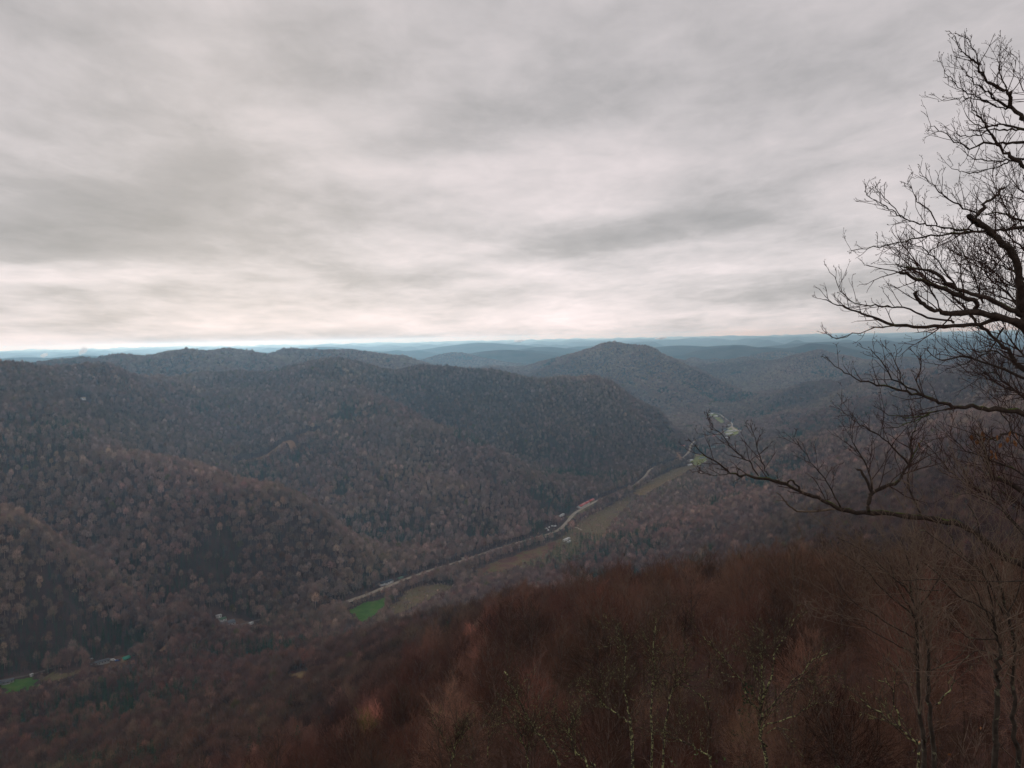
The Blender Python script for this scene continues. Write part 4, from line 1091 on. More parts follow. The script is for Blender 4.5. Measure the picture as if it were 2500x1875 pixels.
TT = traced_tree
LG = dict(levels=3, spacing=.2, L1=(.5, 1.5), rmin=.006)
TT('lichen_tree', 'lichen crusted tree with bushy pale tufts at the bottom centre', 'tree',
   [([(1366, 1890), (1341, 1828), (1305, 1788), (1288, 1751), (1268, 1714), (1248, 1670), (1231, 1641)], 24, 24.5, .10, .03)],
   [([(1305, 1788), (1330, 1765), (1325, 1745)], 24, 23.6, .03, .012), ([(1285, 1752), (1262, 1738), (1240, 1722)], 24.2, 23.8, .03, .012), ([(1300, 1785), (1322, 1796), (1340, 1792)], 24, 23.5, .035, .015),
    ([(1270, 1764), (1230, 1766), (1195, 1776)], 24.2, 24, .025, .01)], m_lich, m_licht, **LG)
TT('lichen_tree', 'pale lichen covered tree bending left, right of the tufted one', 'tree',
   [([(1448, 1890), (1443, 1868), (1410, 1841), (1390, 1792), (1396, 1770), (1400, 1751)], 22, 22.5, .09, .03)],
   [([(1410, 1841), (1375, 1810), (1365, 1790)], 22.2, 22, .03, .012), ([(1390, 1792), (1372, 1784), (1360, 1786)], 22.4, 22.2, .03, .012)], m_lich, m_licht, **LG)
TT('lichen_tree', 'short lichen speckled stem left of the tufted tree', 'tree',
   [([(1290, 1890), (1284, 1840), (1272, 1804), (1278, 1790)], 23, 23, .06, .03)], [([(1190, 1850), (1192, 1820), (1196, 1795)], 23, 23, .03, .01)], m_lich, m_licht, **LG)
TT('lichen_tree', 'slim upright lichen spotted tree with a forked top', 'tree',
   [([(1540, 1790), (1534, 1735), (1526, 1690), (1524, 1653), (1528, 1588), (1515, 1562), (1504, 1540)], 29, 29.5, .08, .02)],
   [([(1528, 1585), (1510, 1580), (1480, 1568)], 29.3, 29, .03, .01), ([(1534, 1700), (1548, 1712)], 29, 29, .03, .01)], m_lich, m_licht, **LG)
TT('lichen_tree', 'tall straight lichen spotted tree beside the forked one', 'tree',
   [([(1590, 1800), (1589, 1735), (1592, 1690), (1600, 1637), (1596, 1600), (1596, 1564), (1602, 1503)], 30, 30.5, .09, .02)],
   [([(1592, 1680), (1600, 1660), (1598, 1640)], 30, 29.8, .04, .02)], m_lich, m_licht, **LG)
TT('lichen_tree', 'leaning pale yellow lichen tree bright on its upper side', 'tree',
   [([(1622, 1800), (1630, 1743), (1636, 1710), (1642, 1686), (1655, 1658), (1667, 1633), (1679, 1592)], 28, 28.4, .08, .02)],
   [([(1650, 1670), (1700, 1690), (1740, 1735)], 28.2, 28, .04, .05), ([(1614, 1633), (1650, 1652), (1691, 1678)], 28, 28.2, .02, .035)], m_lich, m_licht, **LG)
TT('lichen_tree', 'broad spreading lichen mottled tree, largest of the pale barked ones', 'tree',
   [([(1868, 1850), (1862, 1816), (1858, 1750), (1858, 1694), (1860, 1613), (1858, 1580)], 26, 26.5, .13, .02)],
   [([(1858, 1720), (1882, 1650), (1890, 1605), (1915, 1552), (1947, 1507)], 26.2, 26.4, .07, .012), ([(1858, 1740), (1825, 1705), (1801, 1653), (1765, 1605), (1732, 1572), (1712, 1548)], 26.2, 26, .07, .012),
    ([(1862, 1750), (1882, 1727), (1923, 1678), (1988, 1613), (2037, 1580)], 26.1, 26.6, .06, .012), ([(1862, 1780), (1878, 1767), (1943, 1747), (1996, 1714), (2050, 1722)], 26, 26.3, .05, .012),
    ([(1870, 1790), (1895, 1778), (1925, 1782)], 26, 26, .03, .012), ([(1850, 1660), (1835, 1620), (1842, 1590)], 26.4, 26.8, .04, .01), ([(1923, 1678), (1960, 1655), (1985, 1665)], 26.3, 26.4, .03, .01),
    ([(1801, 1653), (1770, 1648), (1740, 1620)], 26, 25.6, .03, .01), ([(1970, 1730), (1985, 1690), (1990, 1672)], 26.2, 26, .03, .01)], m_lich, m_licht, **LG)
TT('lichen_tree', 'low leaning lichen branch stem below the spreading tree', 'tree',
   [([(1735, 1880), (1728, 1845), (1700, 1828), (1671, 1812), (1640, 1800), (1618, 1788)], 22, 22.6, .06, .02)], [], m_lich, m_licht, **LG)
TT('lichen_tree', 'crooked lichen tree reaching up left between the tufted and forked ones', 'tree',
   [([(1545, 1800), (1528, 1759), (1500, 1738), (1475, 1723), (1460, 1702), (1451, 1694), (1422, 1690)], 25, 25.4, .07, .02)],
   [([(1470, 1718), (1462, 1690), (1468, 1670)], 25.2, 25, .03, .01)], m_lich, m_licht, **LG)
TT('lichen_tree', 'thin lichen stemmed tree at the bottom left of the pale group', 'tree',
   [([(1100, 1890), (1108, 1850), (1112, 1810), (1120, 1790)], 26, 26, .06, .02)], [([(1108, 1850), (1085, 1810), (1080, 1780)], 26, 26, .03, .01)], m_lich, m_licht, **LG)
TT('lichen_tree', 'low lichen branched tree under the tall twin saplings', 'tree',
   [([(2245, 1850), (2235, 1815), (2200, 1780), (2150, 1745), (2092, 1695)], 17, 17.4, .06, .015)],
   [([(2200, 1780), (2180, 1700), (2160, 1660), (2142, 1665)], 17.2, 17, .04, .01), ([(2285, 1720), (2315, 1690), (2330, 1665), (2318, 1648)], 17, 17.2, .035, .01)], m_lich, m_licht, levels=3, spacing=.3, L1=(.4, 1.2), rmin=.005)
SG = dict(levels=3, spacing=.18, L1=(.45, 1.15), rmin=.0026, upb=.15, ang=(14, 36), bend=.05, t0=.12)
TT('sapling', 'slender dark sapling, left stem of the tall twin pair', 'sapling',
   [([(2258, 1900), (2253, 1800), (2245, 1721), (2241, 1589), (2237, 1514), (2226, 1453), (2228, 1400)], 10.2, 10.2, .032, .008)],
   [([(2235, 1510), (2200, 1476), (2151, 1435), (2105, 1382), (2038, 1344)], 10.2, 9.6, .010, .003), ([(2230, 1460), (2200, 1425), (2181, 1412), (2132, 1363), (2085, 1330), (2041, 1310)], 10.2, 9.5, .010, .003),
    ([(2236, 1560), (2200, 1540), (2124, 1495), (2072, 1461), (2038, 1404)], 10.2, 9.6, .008, .003), ([(2241, 1600), (2180, 1570), (2110, 1530), (2040, 1500)], 10.2, 9.7, .008, .003), ([(2228, 1440), (2215, 1360), (2190, 1300)], 10.2, 10.4, .008, .003)], m_sap, m_whip, None, **SG)
TT('sapling', 'slender dark sapling, right stem of the tall twin pair', 'sapling',
   [([(2285, 1900), (2275, 1780), (2264, 1683), (2260, 1589), (2249, 1514), (2237, 1440), (2242, 1370)], 10.6, 10.6, .034, .008)],
   [([(2245, 1480), (2290, 1420), (2310, 1360), (2330, 1300)], 10.6, 10.9, .009, .003), ([(2301, 1442), (2241, 1438), (2181, 1412), (2140, 1380)], 10.6, 10.2, .008, .003), ([(2255, 1540), (2220, 1480), (2190, 1430), (2160, 1330)], 10.6, 10.2, .009, .003), ([(2262, 1640), (2330, 1610), (2380, 1560)], 10.6, 10.9, .008, .003)], m_sap, m_whip, None, **SG)
TT('sapling', 'crooked grey sapling with a kinked stem near the right edge', 'sapling',
   [([(2430, 1900), (2430, 1800), (2433, 1683), (2436, 1640), (2445, 1600), (2438, 1560), (2426, 1529), (2424, 1480)], 9.4, 9.4, .036, .009)],
   [([(2430, 1540), (2415, 1495), (2339, 1453), (2290, 1400), (2245, 1367)], 9.4, 9.0, .010, .003), ([(2501, 1418), (2420, 1420), (2339, 1414), (2241, 1416), (2200, 1420)], 9.6, 9.2, .007, .003), ([(2433, 1533), (2396, 1476), (2377, 1430), (2317, 1393)], 9.4, 9.1, .008, .003), ([(2424, 1480), (2400, 1400), (2377, 1382), (2279, 1310), (2240, 1290)], 9.4, 9.0, .008, .003), ([(2428, 1560), (2380, 1560), (2340, 1540), (2300, 1500)], 9.4, 9.1, .007, .003)], m_sap, m_whip, None, **SG)
TT('sapling', 'straight dark sapling rightmost of the slender foreground stems', 'sapling',
   [([(2483, 1900), (2480, 1800), (2478, 1700), (2477, 1589), (2460, 1499), (2445, 1438), (2430, 1380)], 9.8, 9.8, .032, .008)],
   [([(2470, 1540), (2430, 1460), (2400, 1400), (2340, 1340), (2310, 1290)], 9.8, 9.4, .009, .003), ([(2460, 1499), (2490, 1430), (2500, 1350)], 9.8, 9.9, .008, .003), ([(2478, 1640), (2430, 1600), (2380, 1590), (2330, 1640)], 9.8, 9.5, .007, .003), ([(2450, 1450), (2400, 1330), (2380, 1260), (2360, 1230)], 9.8, 9.5, .008, .003), ([(2520, 1330), (2460, 1260), (2420, 1230), (2350, 1200)], 9.8, 9.4, .008, .003)], m_sap, m_whip, None, **SG)

# ------------------------------------------------------------------ brush on the near slope
def shrub(seed, H, n, tw, w_):
    rng = np.random.RandomState(seed); np.random.seed(seed); S = Sticks()
    for i in range(n):
        a = rng.uniform(0, 6.28); q = rng.uniform(0, .35)
        d = np.array([math.cos(a) * w_ * rng.rand(), math.sin(a) * w_ * rng.rand(), 1.0])
        P = wander(rng, (math.cos(a) * q, math.sin(a) * q, -.4), d, H * rng.uniform(.6, 1.05), 5, .07, .03)
        S.tube(P, np.linspace(tw * 2.4, tw * .6, 6), 3)
        for k in range(9):
            p, dd_ = at_t(P, rng.uniform(.3, .98)); L = H * rng.uniform(.12, .3)
            Q_ = wander(rng, p, side_dir(rng, dd_, R(rng.uniform(15, 45)), .3), L, 2, .1, .05)
            S.tube(Q_, [tw, tw * .8, .001], 3)
            for _ in range(4):
                p2, d2 = at_t(Q_, rng.uniform(.15, .95)); S.blade(p2, p2 + side_dir(rng, d2, R(rng.uniform(15, 45)), .2) * L * rng.uniform(.3, .6), tw * 1.3)
    return S.mesh('shrub', m_twig_s)
shr = [shrub(s, H, n, tw, w_) for s, H, n, tw, w_ in [(1, 3.4, 12, .010, .7), (2, 4.5, 10, .011, .5), (3, 2.6, 16, .008, .9), (4, 5.5, 8, .012, .45)]]
def brush(d0, d1, sp):
    x, y = jitter_band(d0, d1, sp); z = ground(x, y) + EYE; n = len(x)
    tb_ = tri((.095, .055, .042), (.125, .052, .040), (.125, .085, .058), np.clip(srng.normal(.35, .3, n), 0, .6), np.clip(srng.normal(.2, .25, n), 0, .4)) * srng.uniform(.65, 1.3, n)[:, None]
    return np.stack([x, y, z], 1), tb_
p1, t1 = brush(8, 34, 1.7); p2, t2_ = brush(34, 95, 2.9)
pb = np.concatenate([p1, p2]); tb_ = np.concatenate([t1, t2_]); n = len(pb)
sz_ = np.clip(srng.normal(.9, .2, n), .5, 1.4) * np.clip(np.hypot(pb[:, 0], pb[:, 1]) / 32, .42, 1)
stuff('undergrowth', 'tangled red brown brush on the near slope', pb, shr, (srng.rand(n) * 4).astype(int), np.stack([srng.normal(0, .12, n), srng.normal(0, .12, n), srng.uniform(0, 6.28, n)], 1), np.stack([sz_] * 3, 1), tb_)
# beech brush with clinging orange leaves, and a green leafed shrub, at the bottom edge
def leafy(name, label, cat, u, v, d, H, n, nl, mat_l, seed, ls=.05):
    p = place(u, v, d); g = float(ground(p[0], p[1])) + EYE
    H = max(H, p[2] + EYE - g)
    root = thing(name, label, cat, (p[0], p[1], g)); rng = np.random.RandomState(seed); np.random.seed(seed); S = Sticks(); T = []
    for i in range(n):
        a = rng.uniform(0, 6.28)
        P = wander(rng, (math.cos(a) * .2, math.sin(a) * .2, -.3), (math.cos(a) * .35 * rng.rand(), math.sin(a) * .35 * rng.rand(), 1), H * rng.uniform(.75, 1.08), 6, .05, .02)
        S.tube(P, np.linspace(.014, .003, 7), 4)
        for k in range(12):
            p0, d0 = at_t(P, rng.uniform(.35, .98)); L = rng.uniform(.3, .9); Q_ = wander(rng, p0, side_dir(rng, d0, R(rng.uniform(20, 50)), .2), L, 3, .1, .02); S.tube(Q_, np.linspace(.005, .002, 4), 3)
            for _ in range(nl):
                c, dl = at_t(Q_, rng.uniform(.2, 1)); e = unit(rng.standard_normal(3) + np.array([0, 0, -.5])) * ls * rng.uniform(.7, 1.4); s_ = unit(np.cross(e, rng.standard_normal(3))) * ls * .4
                T += [c, c + e * .5 - s_, c + e, c, c + e, c + e * .5 + s_]
    link('stems', S.mesh('stems', m_redw), root); Lf = Sticks(); Lf.tris(np.array(T)); link('leaves', Lf.mesh('leaves', mat_l), root)
m_gleaf = plain('green_leaf', (0.06, 0.085, 0.02), 0.7, 0.4, 12)
leafy('beech_brush', 'red stemmed brush with clinging orange leaves at the bottom edge', 'shrub', 2020, 1790, 13, 4, 16, 2, m_leaf, 5)
leafy('beech_brush', 'smaller orange leaved brush beside the twin saplings', 'shrub', 2090, 1850, 13, 4, 9, 2, m_leaf, 6)
leafy('green_shrub', 'small green leaved shrub at the bottom edge below the spreading tree', 'shrub', 1790, 1845, 15, 4, 12, 6, m_gleaf, 7, .06)

# ------------------------------------------------------------------ single trees that stand out
def special(name, label, cat, u, v, pair, color, sc, up_=0.0, group=None, wide=1.0):
    h_ = hit(u, v); root = thing(name, label, cat, (h_[0], h_[1], h_[2] + EYE), srng.uniform(0, 6.28), group)
    root.scale = (sc * wide, sc * wide, sc)
    for nm, me_ in zip(('trunk', 'crown'), pair):
        o = link(nm, me_, root); o.color = (*color, 1)
    return root
def bushy(seed):
    rng = np.random.RandomState(seed); tr, cr = bare_tree(seed, 12, 9, (12, 7, 8, 5), .17, 0, .02, .25); return tr.mesh('trunk', m_twig_o), cr.mesh('crown', m_twig_o)
bsh = bushy(61)
special('budding_tree', 'olive yellow tree in early leaf on the near right slope', 'tree', 2050, 1470, bsh, (.27, .22, .055), .95)
special('budding_tree', 'bright yellow green tree in the lower left forest', 'tree', 322, 1760, bsh, (.26, .23, .06), .85)
special('budding_tree', 'orange brown tree right of the yellow green one', 'tree', 490, 1745, bsh, (.20, .08, .045), .8)
special('budding_tree', 'small yellow tree in the hollow of the left slope', 'tree', 411, 1392, bsh, (.25, .21, .06), .8)
special('budding_tree', 'yellow tinted tree above the grey roofed house', 'tree', 655, 1487, bsh, (.24, .20, .06), .8)
special('red_bush', 'dark red bush beside the bare tan patch', 'shrub', 715, 1655, bsh, (.17, .05, .035), .5, wide=1.4)
special('red_bush', 'red brown bush left of the bare tan patch', 'shrub', 670, 1640, bsh, (.17, .06, .04), .6, wide=1.2)
special('pine_tree', 'tall pine with a bare lower trunk standing clear right of the pine row', 'pine', 1166, 1462, pine_near_mesh[1], (.018, .032, .018), 1.15)
special('pine_tree', 'round green pine alone on the crest below the marsh', 'pine', 1228, 1462, pine_near_mesh[0], (.035, .06, .02), .75, wide=1.3)
special('pine_tree', 'dark narrow pine left of the bare tan patch', 'pine', 565, 1672, pine_near_mesh[2], (.02, .036, .018), 1.25)
special('pine_tree', 'green pine at the right end of the bare tan patch', 'pine', 755, 1640, pine_near_mesh[0], (.03, .05, .02), .8)
for k in range(26):
    f = k / 25
    u = 1008 + 142 * f + srng.uniform(-4, 4); v = 1500 - 52 * f + srng.uniform(-7, 7)
    special('pine_tree', 'dark pine standing in the dense diagonal row by the scrub field', 'pine', u, v, pine_near_mesh[k % 3], np.array([.02, .036, .018]) * srng.uniform(.8, 1.5), srng.uniform(.6, .95), group='pines of the dense diagonal row')
# ------------------------------------------------------------------ houses, trailers and cars of the valley
m_white = plain('white_paint', (0.72, 0.72, 0.70), .6, .15, .6)
m_offw = plain('weathered_white', (0.50, 0.50, 0.47), .7, .25, .5)
m_greyr = plain('grey_shingle', (0.13, 0.135, 0.15), .8, .25, .8)
m_darkr = plain('dark_roof', (0.06, 0.065, 0.08), .8, .25, .8)
m_greenr = plain('green_metal_roof', (0.02, 0.20, 0.13), .45, .15, .5, .4)
m_greend = plain('dull_green_roof', (0.09, 0.16, 0.10), .5, .2, .5, .3)
m_redr = plain('red_metal_roof', (0.40, 0.055, 0.045), .45, .15, .5, .4)
m_pinkr = plain('faded_red_roof', (0.42, 0.11, 0.095), .5, .2, .5, .3)
m_tanw = plain('tan_siding', (0.36, 0.28, 0.20), .75, .15, .5)
m_whiter = plain('white_metal_roof', (0.55, 0.55, 0.54), .4, .15, .5, .4)
m_glass = plain('window_glass', (0.03, 0.035, 0.045), .15, .1, .5, .5)
m_wood = plain('grey_wood', (0.22, 0.19, 0.16), .85, .3, 2.0)
m_blue = plain('blue_car_paint', (0.03, 0.12, 0.42), .3, .05, 1, .5)
m_maroon = plain('maroon_car_paint', (0.14, 0.02, 0.025), .3, .05, 1, .5)
m_silver = plain('silver_car_paint', (0.45, 0.46, 0.47), .3, .05, 1, .5)
m_tyre = plain('tyre_rubber', (0.02, 0.02, 0.02), .9, .1, 3)
m_smoke = None

def boxv(x0, x1, y0, y1, z0, z1):
    V = np.array([[x, y, z] for z in (z0, z1) for x, y in ((x0, y0), (x1, y0), (x1, y1), (x0, y1))], float)
    return V, np.array([[3, 2, 1, 0], [4, 5, 6, 7], [0, 1, 5, 4], [1, 2, 6, 5], [2, 3, 7, 6], [3, 0, 4, 7]])
def join(items):
    V = []; F = []; n = 0
    for v, f in items: V.append(v); F.append(f + n); n += len(v)
    return np.concatenate(V), np.concatenate(F)
def building(name, label, cat, e0, e1, width, wall_h, m_wall, m_roof, pitch=.45, nwin=3, flat=False, porch=False, group=None, chimney=False):
    """Gabled building between two ends seen in the photograph; long axis local x."""
    m_ = hit((e0[0] + e1[0]) / 2, (e0[1] + e1[1]) / 2); a = ray(*e0); b_ = ray(*e1); a = a * (m_[2] / a[2]); b_ = b_ * (m_[2] / b_[2]); d = b_[:2] - a[:2]; L = max(float(np.hypot(*d)), width * .9); c = (a + b_) / 2
    gz = (float(ground(*a[:2])) + float(ground(*b_[:2])) + 2 * float(ground(c[0], c[1]))) / 4 + EYE + .3
    root = thing(name, label, cat, (c[0], c[1], gz), math.atan2(d[1], d[0]), group)
    h = L / 2; w2 = width / 2; rz = wall_h + w2 * pitch
    V = np.array([[-h, -w2, -2.5], [h, -w2, -2.5], [h, w2, -2.5], [-h, w2, -2.5], [-h, -w2, wall_h], [h, -w2, wall_h], [h, w2, wall_h], [-h, w2, wall_h], [-h, 0, rz - .05], [h, 0, rz - .05]], float)
    link('wall', mesh_from('wall', V, [np.array([[0, 1, 5, 4], [2, 3, 7, 6]]), np.array([[1, 2, 6], [1, 6, 9], [1, 9, 5], [3, 0, 4], [3, 4, 8], [3, 8, 7]])], m_wall), root)
    o_ = .45; t_ = .14; hx = h + o_; wy = w2 + o_; ze = wall_h - o_ * pitch
    rv = np.array([[-hx, -wy, ze], [hx, -wy, ze], [hx, 0, rz], [-hx, 0, rz], [-hx, wy, ze], [hx, wy, ze]], float)
    rv2 = rv + np.array([0, 0, t_])
    RV = np.concatenate([rv, rv2]); RF = np.array([[1, 0, 3, 2], [2, 3, 4, 5], [6, 7, 8, 9], [9, 8, 11, 10], [0, 1, 7, 6], [4, 10, 11, 5], [0, 6, 9, 3], [3, 9, 10, 4], [1, 2, 8, 7], [2, 5, 11, 8]])
    rf = link('roof', mesh_from('roof', RV, RF, m_roof), root)
    if chimney: link('chimney', mesh_from('chimney', *boxv(h * .4, h * .4 + .7, .3, .9, rz - .8, rz + .9), m_wood), rf)
    for s in (-1, 1):
        for k in range(nwin):
            x = -h + L * (k + .5) / nwin
            if k == nwin // 2 and s < 0 and nwin > 1:
                link('door', mesh_from('door', *boxv(x - .45, x + .45, s * w2 - .05, s * w2 + .05, .1, 2.1), m_wood), root); continue
            wn = link('window', mesh_from('window', *join([boxv(x - .65, x + .65, s * w2 - .07, s * w2 + .07, 1.0, 1.06), boxv(x - .65, x + .65, s * w2 - .07, s * w2 + .07, 2.1, 2.16), boxv(x - .65, x - .59, s * w2 - .065, s * w2 + .065, 1.06, 2.1), boxv(x + .59, x + .65, s * w2 - .065, s * w2 + .065, 1.06, 2.1)]), m_white), root)
            link('pane', mesh_from('pane', *boxv(x - .585, x + .585, s * w2 - .03, s * w2 + .03, 1.065, 2.095), m_glass), wn)
    if porch:
        pr = join([boxv(-h * .5, h * .5, -w2 - 2.2, -w2 - .02, .15, .3)] + [boxv(x - .07, x + .07, -w2 - 2.15, -w2 - 2.01, .3, 2.3) for x in (-h * .48, -h * .16, h * .16, h * .48)])
        link('porch', mesh_from('porch', *pr, m_white), root)
        link('porch_roof', mesh_from('porch_roof', *boxv(-h * .55, h * .55, -w2 - 2.5, -w2 - .5, 2.3, 2.42), m_roof), root)
    return root
def car(name, label, u, v, yaw, mat, van=False, group=None):
    h_ = hit(u, v); root = thing(name, label, 'van' if van else 'car', (h_[0], h_[1], h_[2] + EYE + .35), yaw, group)
    L = 2.2 if not van else 2.7
    prof = [(-L, .45), (-L, .95), (-L * .92, 1.05), (-L * .62, 1.5), (L * .1, 1.52), (L * .42, 1.05), (L * .95, .9), (L, .5)] if not van else [(-L, .45), (-L, 2.2), (-L * .95, 2.3), (L * .45, 2.3), (L * .62, 1.35), (L * .95, 1.2), (L, .5)]
    n = len(prof); V = np.array([[x, s * (.86 if z < 1.2 else .72), z] for s in (-1, 1) for x, z in prof])
    Fs = [[i, (i + 1) % n, n + (i + 1) % n, n + i] for i in range(n)]
    me_ = bpy.data.meshes.new('body'); me_.from_pydata(V.tolist(), [], [f[::-1] for f in Fs] + [list(range(n)), list(range(2 * n - 1, n - 1, -1))]); me_.materials.append(mat); me_.update()
    link('body', me_, root)
    gx = (-L * .55, L * .3) if not van else (L * .1, L * .48)
    for s in (-1, 1):
        link('side_window', mesh_from('side_window', *boxv(gx[0], gx[1] - .25, s * .80 - .03, s * .80 + .03, 1.1 if not van else 1.4, 1.42 if not van else 2.0), m_glass), root)
        for x in (-L * .62, L * .62):
            S = Sticks(); S.tube(np.array([[x, s * .75, .33], [x, s * .9, .33], [x, s * .905, .33]]), [.34, .34, .01], 10); link('wheel', S.mesh('wheel', m_tyre), root)
    return root
BG = building
BG('mobile_home', 'long white mobile home with a row of windows and grey roof, lower left', 'mobile home', (216, 1629), (266, 1616), 5.0, 2.6, m_offw, m_greyr, .22, 7)
BG('shed', 'small white flat shed behind the left end of the long mobile home', 'shed', (218, 1615), (226, 1613), 3, 2.2, m_white, m_whiter, .1, 1)
BG('small_house', 'small house with a bright green metal roof beside parked cars', 'house', (299, 1617), (315, 1611), 6.0, 2.7, m_tanw, m_greenr, .7, 1)
BG('farmhouse', 'house with a broad grey shingle roof in the lower left clearing', 'house', (538, 1530), (572, 1522), 9.0, 2.8, m_white, m_greyr, .55, 4, chimney=True)
BG('shed', 'dull green roofed shed behind the grey roofed house', 'shed', (536, 1517), (550, 1513), 6.5, 2.5, m_white, m_greend, .4, 2)
BG('trailer', 'white trailer at the back of the lower left clearing', 'trailer', (528, 1508), (540, 1505), 3.4, 2.4, m_white, m_whiter, .1, 2)
BG('shed', 'small white shed at the right end of the lower left clearing', 'shed', (608, 1527), (617, 1523), 3.2, 2.3, m_white, m_whiter, .25, 1)
BG('cottage', 'white house with a long porch at the left edge by the green lawn', 'house', (-6, 1672), (34, 1664), 6.0, 2.5, m_offw, m_greyr, .4, 4, porch=True)
BG('shed', 'tiny white shed on the back of the green lawn', 'shed', (74, 1652), (80, 1650), 2.6, 2.2, m_white, m_whiter, .3, 1)
BG('cottage', 'white L shaped cottage with a dark roof above the road', 'house', (938, 1428), (956, 1420), 6.5, 2.7, m_white, m_darkr, .5, 3)
BG('cottage', 'white gabled annex left of the dark roofed cottage', 'house', (926, 1430), (937, 1426), 6.0, 2.6, m_white, m_darkr, .6, 1)
BG('carport', 'green roofed shelter beside the road right of the white cottage', 'shelter', (972, 1417), (982, 1412), 5.0, 2.2, m_wood, m_greend, .3, 1)
BG('camper', 'white camper parked by the trees left of the road', 'camper', (1366, 1263), (1376, 1257), 3.6, 2.7, m_white, m_whiter, .12, 2)
BG('cottage', 'red roofed house, nearest of the red roofs by the road', 'house', (1413, 1241), (1427, 1233), 8.5, 2.8, m_white, m_pinkr, .6, 2)
BG('cottage', 'red roofed house in the middle of the three by the road', 'house', (1427, 1233), (1436, 1229), 7.5, 2.8, m_white, m_redr, .6, 2)
BG('cottage', 'red roofed house farthest along the row by the road', 'house', (1437, 1228), (1448, 1222), 7.5, 2.8, m_tanw, m_redr, .55, 2)
BG('ruined_trailer', 'broken white trailer at the end of the marsh', 'trailer', (1376, 1322), (1390, 1316), 4.2, 2.4, m_white, m_whiter, .15, 2)
BG('shed', 'small white shed beside the broken trailer', 'shed', (1386, 1326), (1392, 1323), 3.4, 2.2, m_offw, m_whiter, .2, 1)
# hamlet and town far up the valley
TOWN = [('white house with a pale roof nearest the far road bend', (1722, 1130), (1732, 1128), 9, m_white, m_whiter), ('grey roofed house behind the nearest white one', (1708, 1121), (1718, 1119), 9, m_offw, m_greyr),
        ('low white house beside the hamlet lawn', (1680, 1127), (1690, 1125), 8, m_white, m_whiter), ('tan walled house at the hamlet bank', (1698, 1115), (1708, 1113), 9, m_tanw, m_tanw),
        ('white building half hidden by oak twigs', (1730, 1096), (1744, 1094), 9, m_white, m_whiter), ('red earth coloured house above the orange road', (1663, 1092), (1671, 1090), 9, m_tanw, m_pinkr),
        ('small white house under the hamlet', (1680, 1138), (1689, 1136), 7, m_white, m_whiter), ('long low white building of the far town', (1771, 1062), (1788, 1060), 12, m_white, m_whiter),
        ('white roofed hall in the middle of the far town', (1776, 1055), (1790, 1053), 14, m_white, m_whiter), ('grey roofed hall left in the far town', (1768, 1053), (1776, 1051), 12, m_offw, m_greyr),
        ('small white house at the right of the far town', (1792, 1054), (1798, 1053), 10, m_white, m_whiter), ('white house above the far town', (1774, 1040), (1783, 1038), 12, m_white, m_whiter),
        ('pale house at the upper left of the far town', (1760, 1046), (1767, 1045), 11, m_offw, m_whiter), ('orange walled house left of the far town', (1738, 1068), (1746, 1066), 11, m_tanw, m_pinkr),
        ('pale house below the far town', (1766, 1073), (1776, 1070), 10, m_tanw, m_whiter), ('white house left at the valley head', (1729, 1019), (1736, 1018), 13, m_white, m_whiter),
        ('white house centre of the valley head', (1731, 1012), (1739, 1011), 13, m_white, m_whiter), ('small white house right at the valley head', (1744, 1018), (1750, 1017), 12, m_white, m_whiter),
        ('lone white house on the left hillside', (199, 976), (207, 975), 6, m_white, m_tanw)]
for lb, a_, b2, w_, mw, mr in TOWN: BG('village_house', lb, 'house', a_, b2, w_ * .75, 3.2, mw, mr, .45, 2)
car('parked_car', 'blue car parked left of the green roofed house', 286, 1615, .4, m_blue)
car('parked_car', 'maroon car parked against the green roofed house', 293, 1613, .9, m_maroon)
car('parked_van', 'white van parked beside the end of the long mobile home', 276, 1614, .3, m_white, True)
for (u, v, y, lb) in [(1334, 1292, .4, 'leftmost of the junk yard vehicles'), (1341, 1289, 1.2, 'second white vehicle from the left in the junk yard'), (1349, 1286, .2, 'white vehicle in the middle of the junk yard'), (1356, 1286, .8, 'rightmost white vehicle of the junk yard'), (1338, 1296, 2.0, 'front white vehicle of the junk yard')]:
    car('junk_van', lb + ' beside the road', u, v, y, m_white, True)
car('parked_car', 'silver car in front of the grey roofed house', 578, 1528, .6, m_silver)
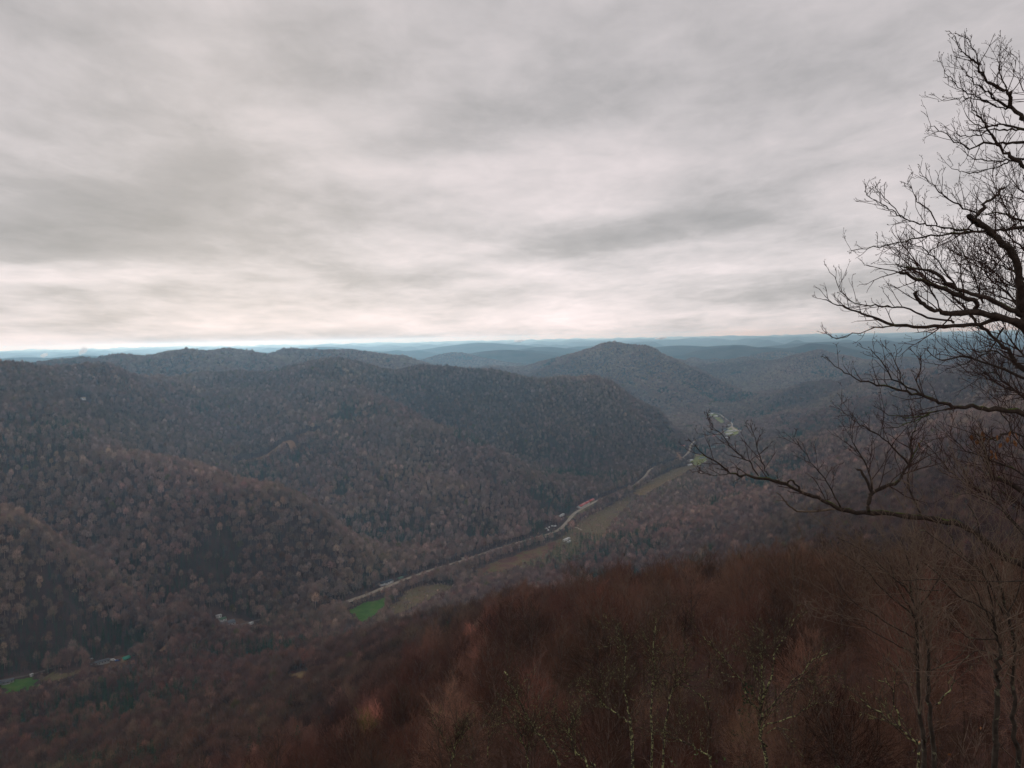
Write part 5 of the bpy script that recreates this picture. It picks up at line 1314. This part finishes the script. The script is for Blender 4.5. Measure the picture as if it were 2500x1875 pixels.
# steam rising from far hollows
m_smoke = bpy.data.materials.new('steam'); t = NT(nodes_of(m_smoke))
vv = t.n('ShaderNodeVolumePrincipled'); vv.inputs['Color'].default_value = (1, 1, 1, 1); vv.inputs['Density'].default_value = .045; vv.inputs['Anisotropy'].default_value = .3
oo = t.n('ShaderNodeOutputMaterial'); t.l(vv.outputs[0], oo.inputs['Volume'])
def wisp(label, u, v, d, L, H, seed):
    rng = np.random.RandomState(seed); p = place(u, v, d); g = float(ground(p[0], p[1])); z0 = max(p[2], g + 20) + EYE
    nu, nv_ = 14, 9; V = []
    for i in range(nv_):
        for k in range(nu):
            th_ = math.pi * i / (nv_ - 1); ph = 2 * math.pi * k / nu
            x = math.sin(th_) * math.cos(ph); y = math.sin(th_) * math.sin(ph); z = math.cos(th_)
            r_ = 1 + .5 * perlin(np.array([x * 1.7 + seed]), np.array([z * 1.7 + y]))[0]
            V.append([x * L * r_ + z * L * .5, y * L * .6 * r_, z * H * r_ + H])
    F = [[i * nu + k, (i + 1) * nu + k, (i + 1) * nu + (k + 1) % nu, i * nu + (k + 1) % nu] for i in range(nv_ - 1) for k in range(nu)]
    o = link('steam_wisp', mesh_from('steam_wisp', np.array(V), np.array(F), m_smoke), None, (p[0], p[1], z0), label=label, category='steam')
wisp('white steam wisp over the far left hills, left one', 108, 873, 9300, 34, 22, 1)
wisp('slanting white steam wisp over the far left hills, right one', 203, 866, 9300, 40, 38, 2)
wisp('white steam patch in the far hills left of the cone hill', 1268, 836, 10500, 60, 18, 3)
wisp('bright steam patch in the far hills right of the cone hill', 1614, 829, 11500, 75, 20, 4)
# ------------------------------------------------------------------ the air: one closed haze box
HAZE_COL, HAZE_DENS = (0.40, 0.73, 1.0, 1), 5.8e-5
HX = 49000.0
z0h, z1h = float(GZ.min() + EYE - 3), float(max(GZ.max() + EYE + 40, EYE + 40))
hv = np.array([[sx * HX, sy * HX, z] for z in (z0h, z1h) for sx, sy in ((-1, -1), (1, -1), (1, 1), (-1, 1))])
hf = np.array([[3, 2, 1, 0], [4, 5, 6, 7], [0, 1, 5, 4], [1, 2, 6, 5], [2, 3, 7, 6], [3, 0, 4, 7]])
mh = bpy.data.materials.new('haze'); t = NT(nodes_of(mh))
pv = t.n('ShaderNodeVolumePrincipled')
pv.inputs['Color'].default_value = HAZE_COL
pv.inputs['Absorption Color'].default_value = (1, 1, 1, 1)
pv.inputs['Density'].default_value = HAZE_DENS
pv.inputs['Anisotropy'].default_value = 0.6
o = t.n('ShaderNodeOutputMaterial'); t.l(pv.outputs[0], o.inputs['Volume'])
link('haze', mesh_from('haze', hv, hf, mh), kind='stuff', label='thin blue haze over the hills')
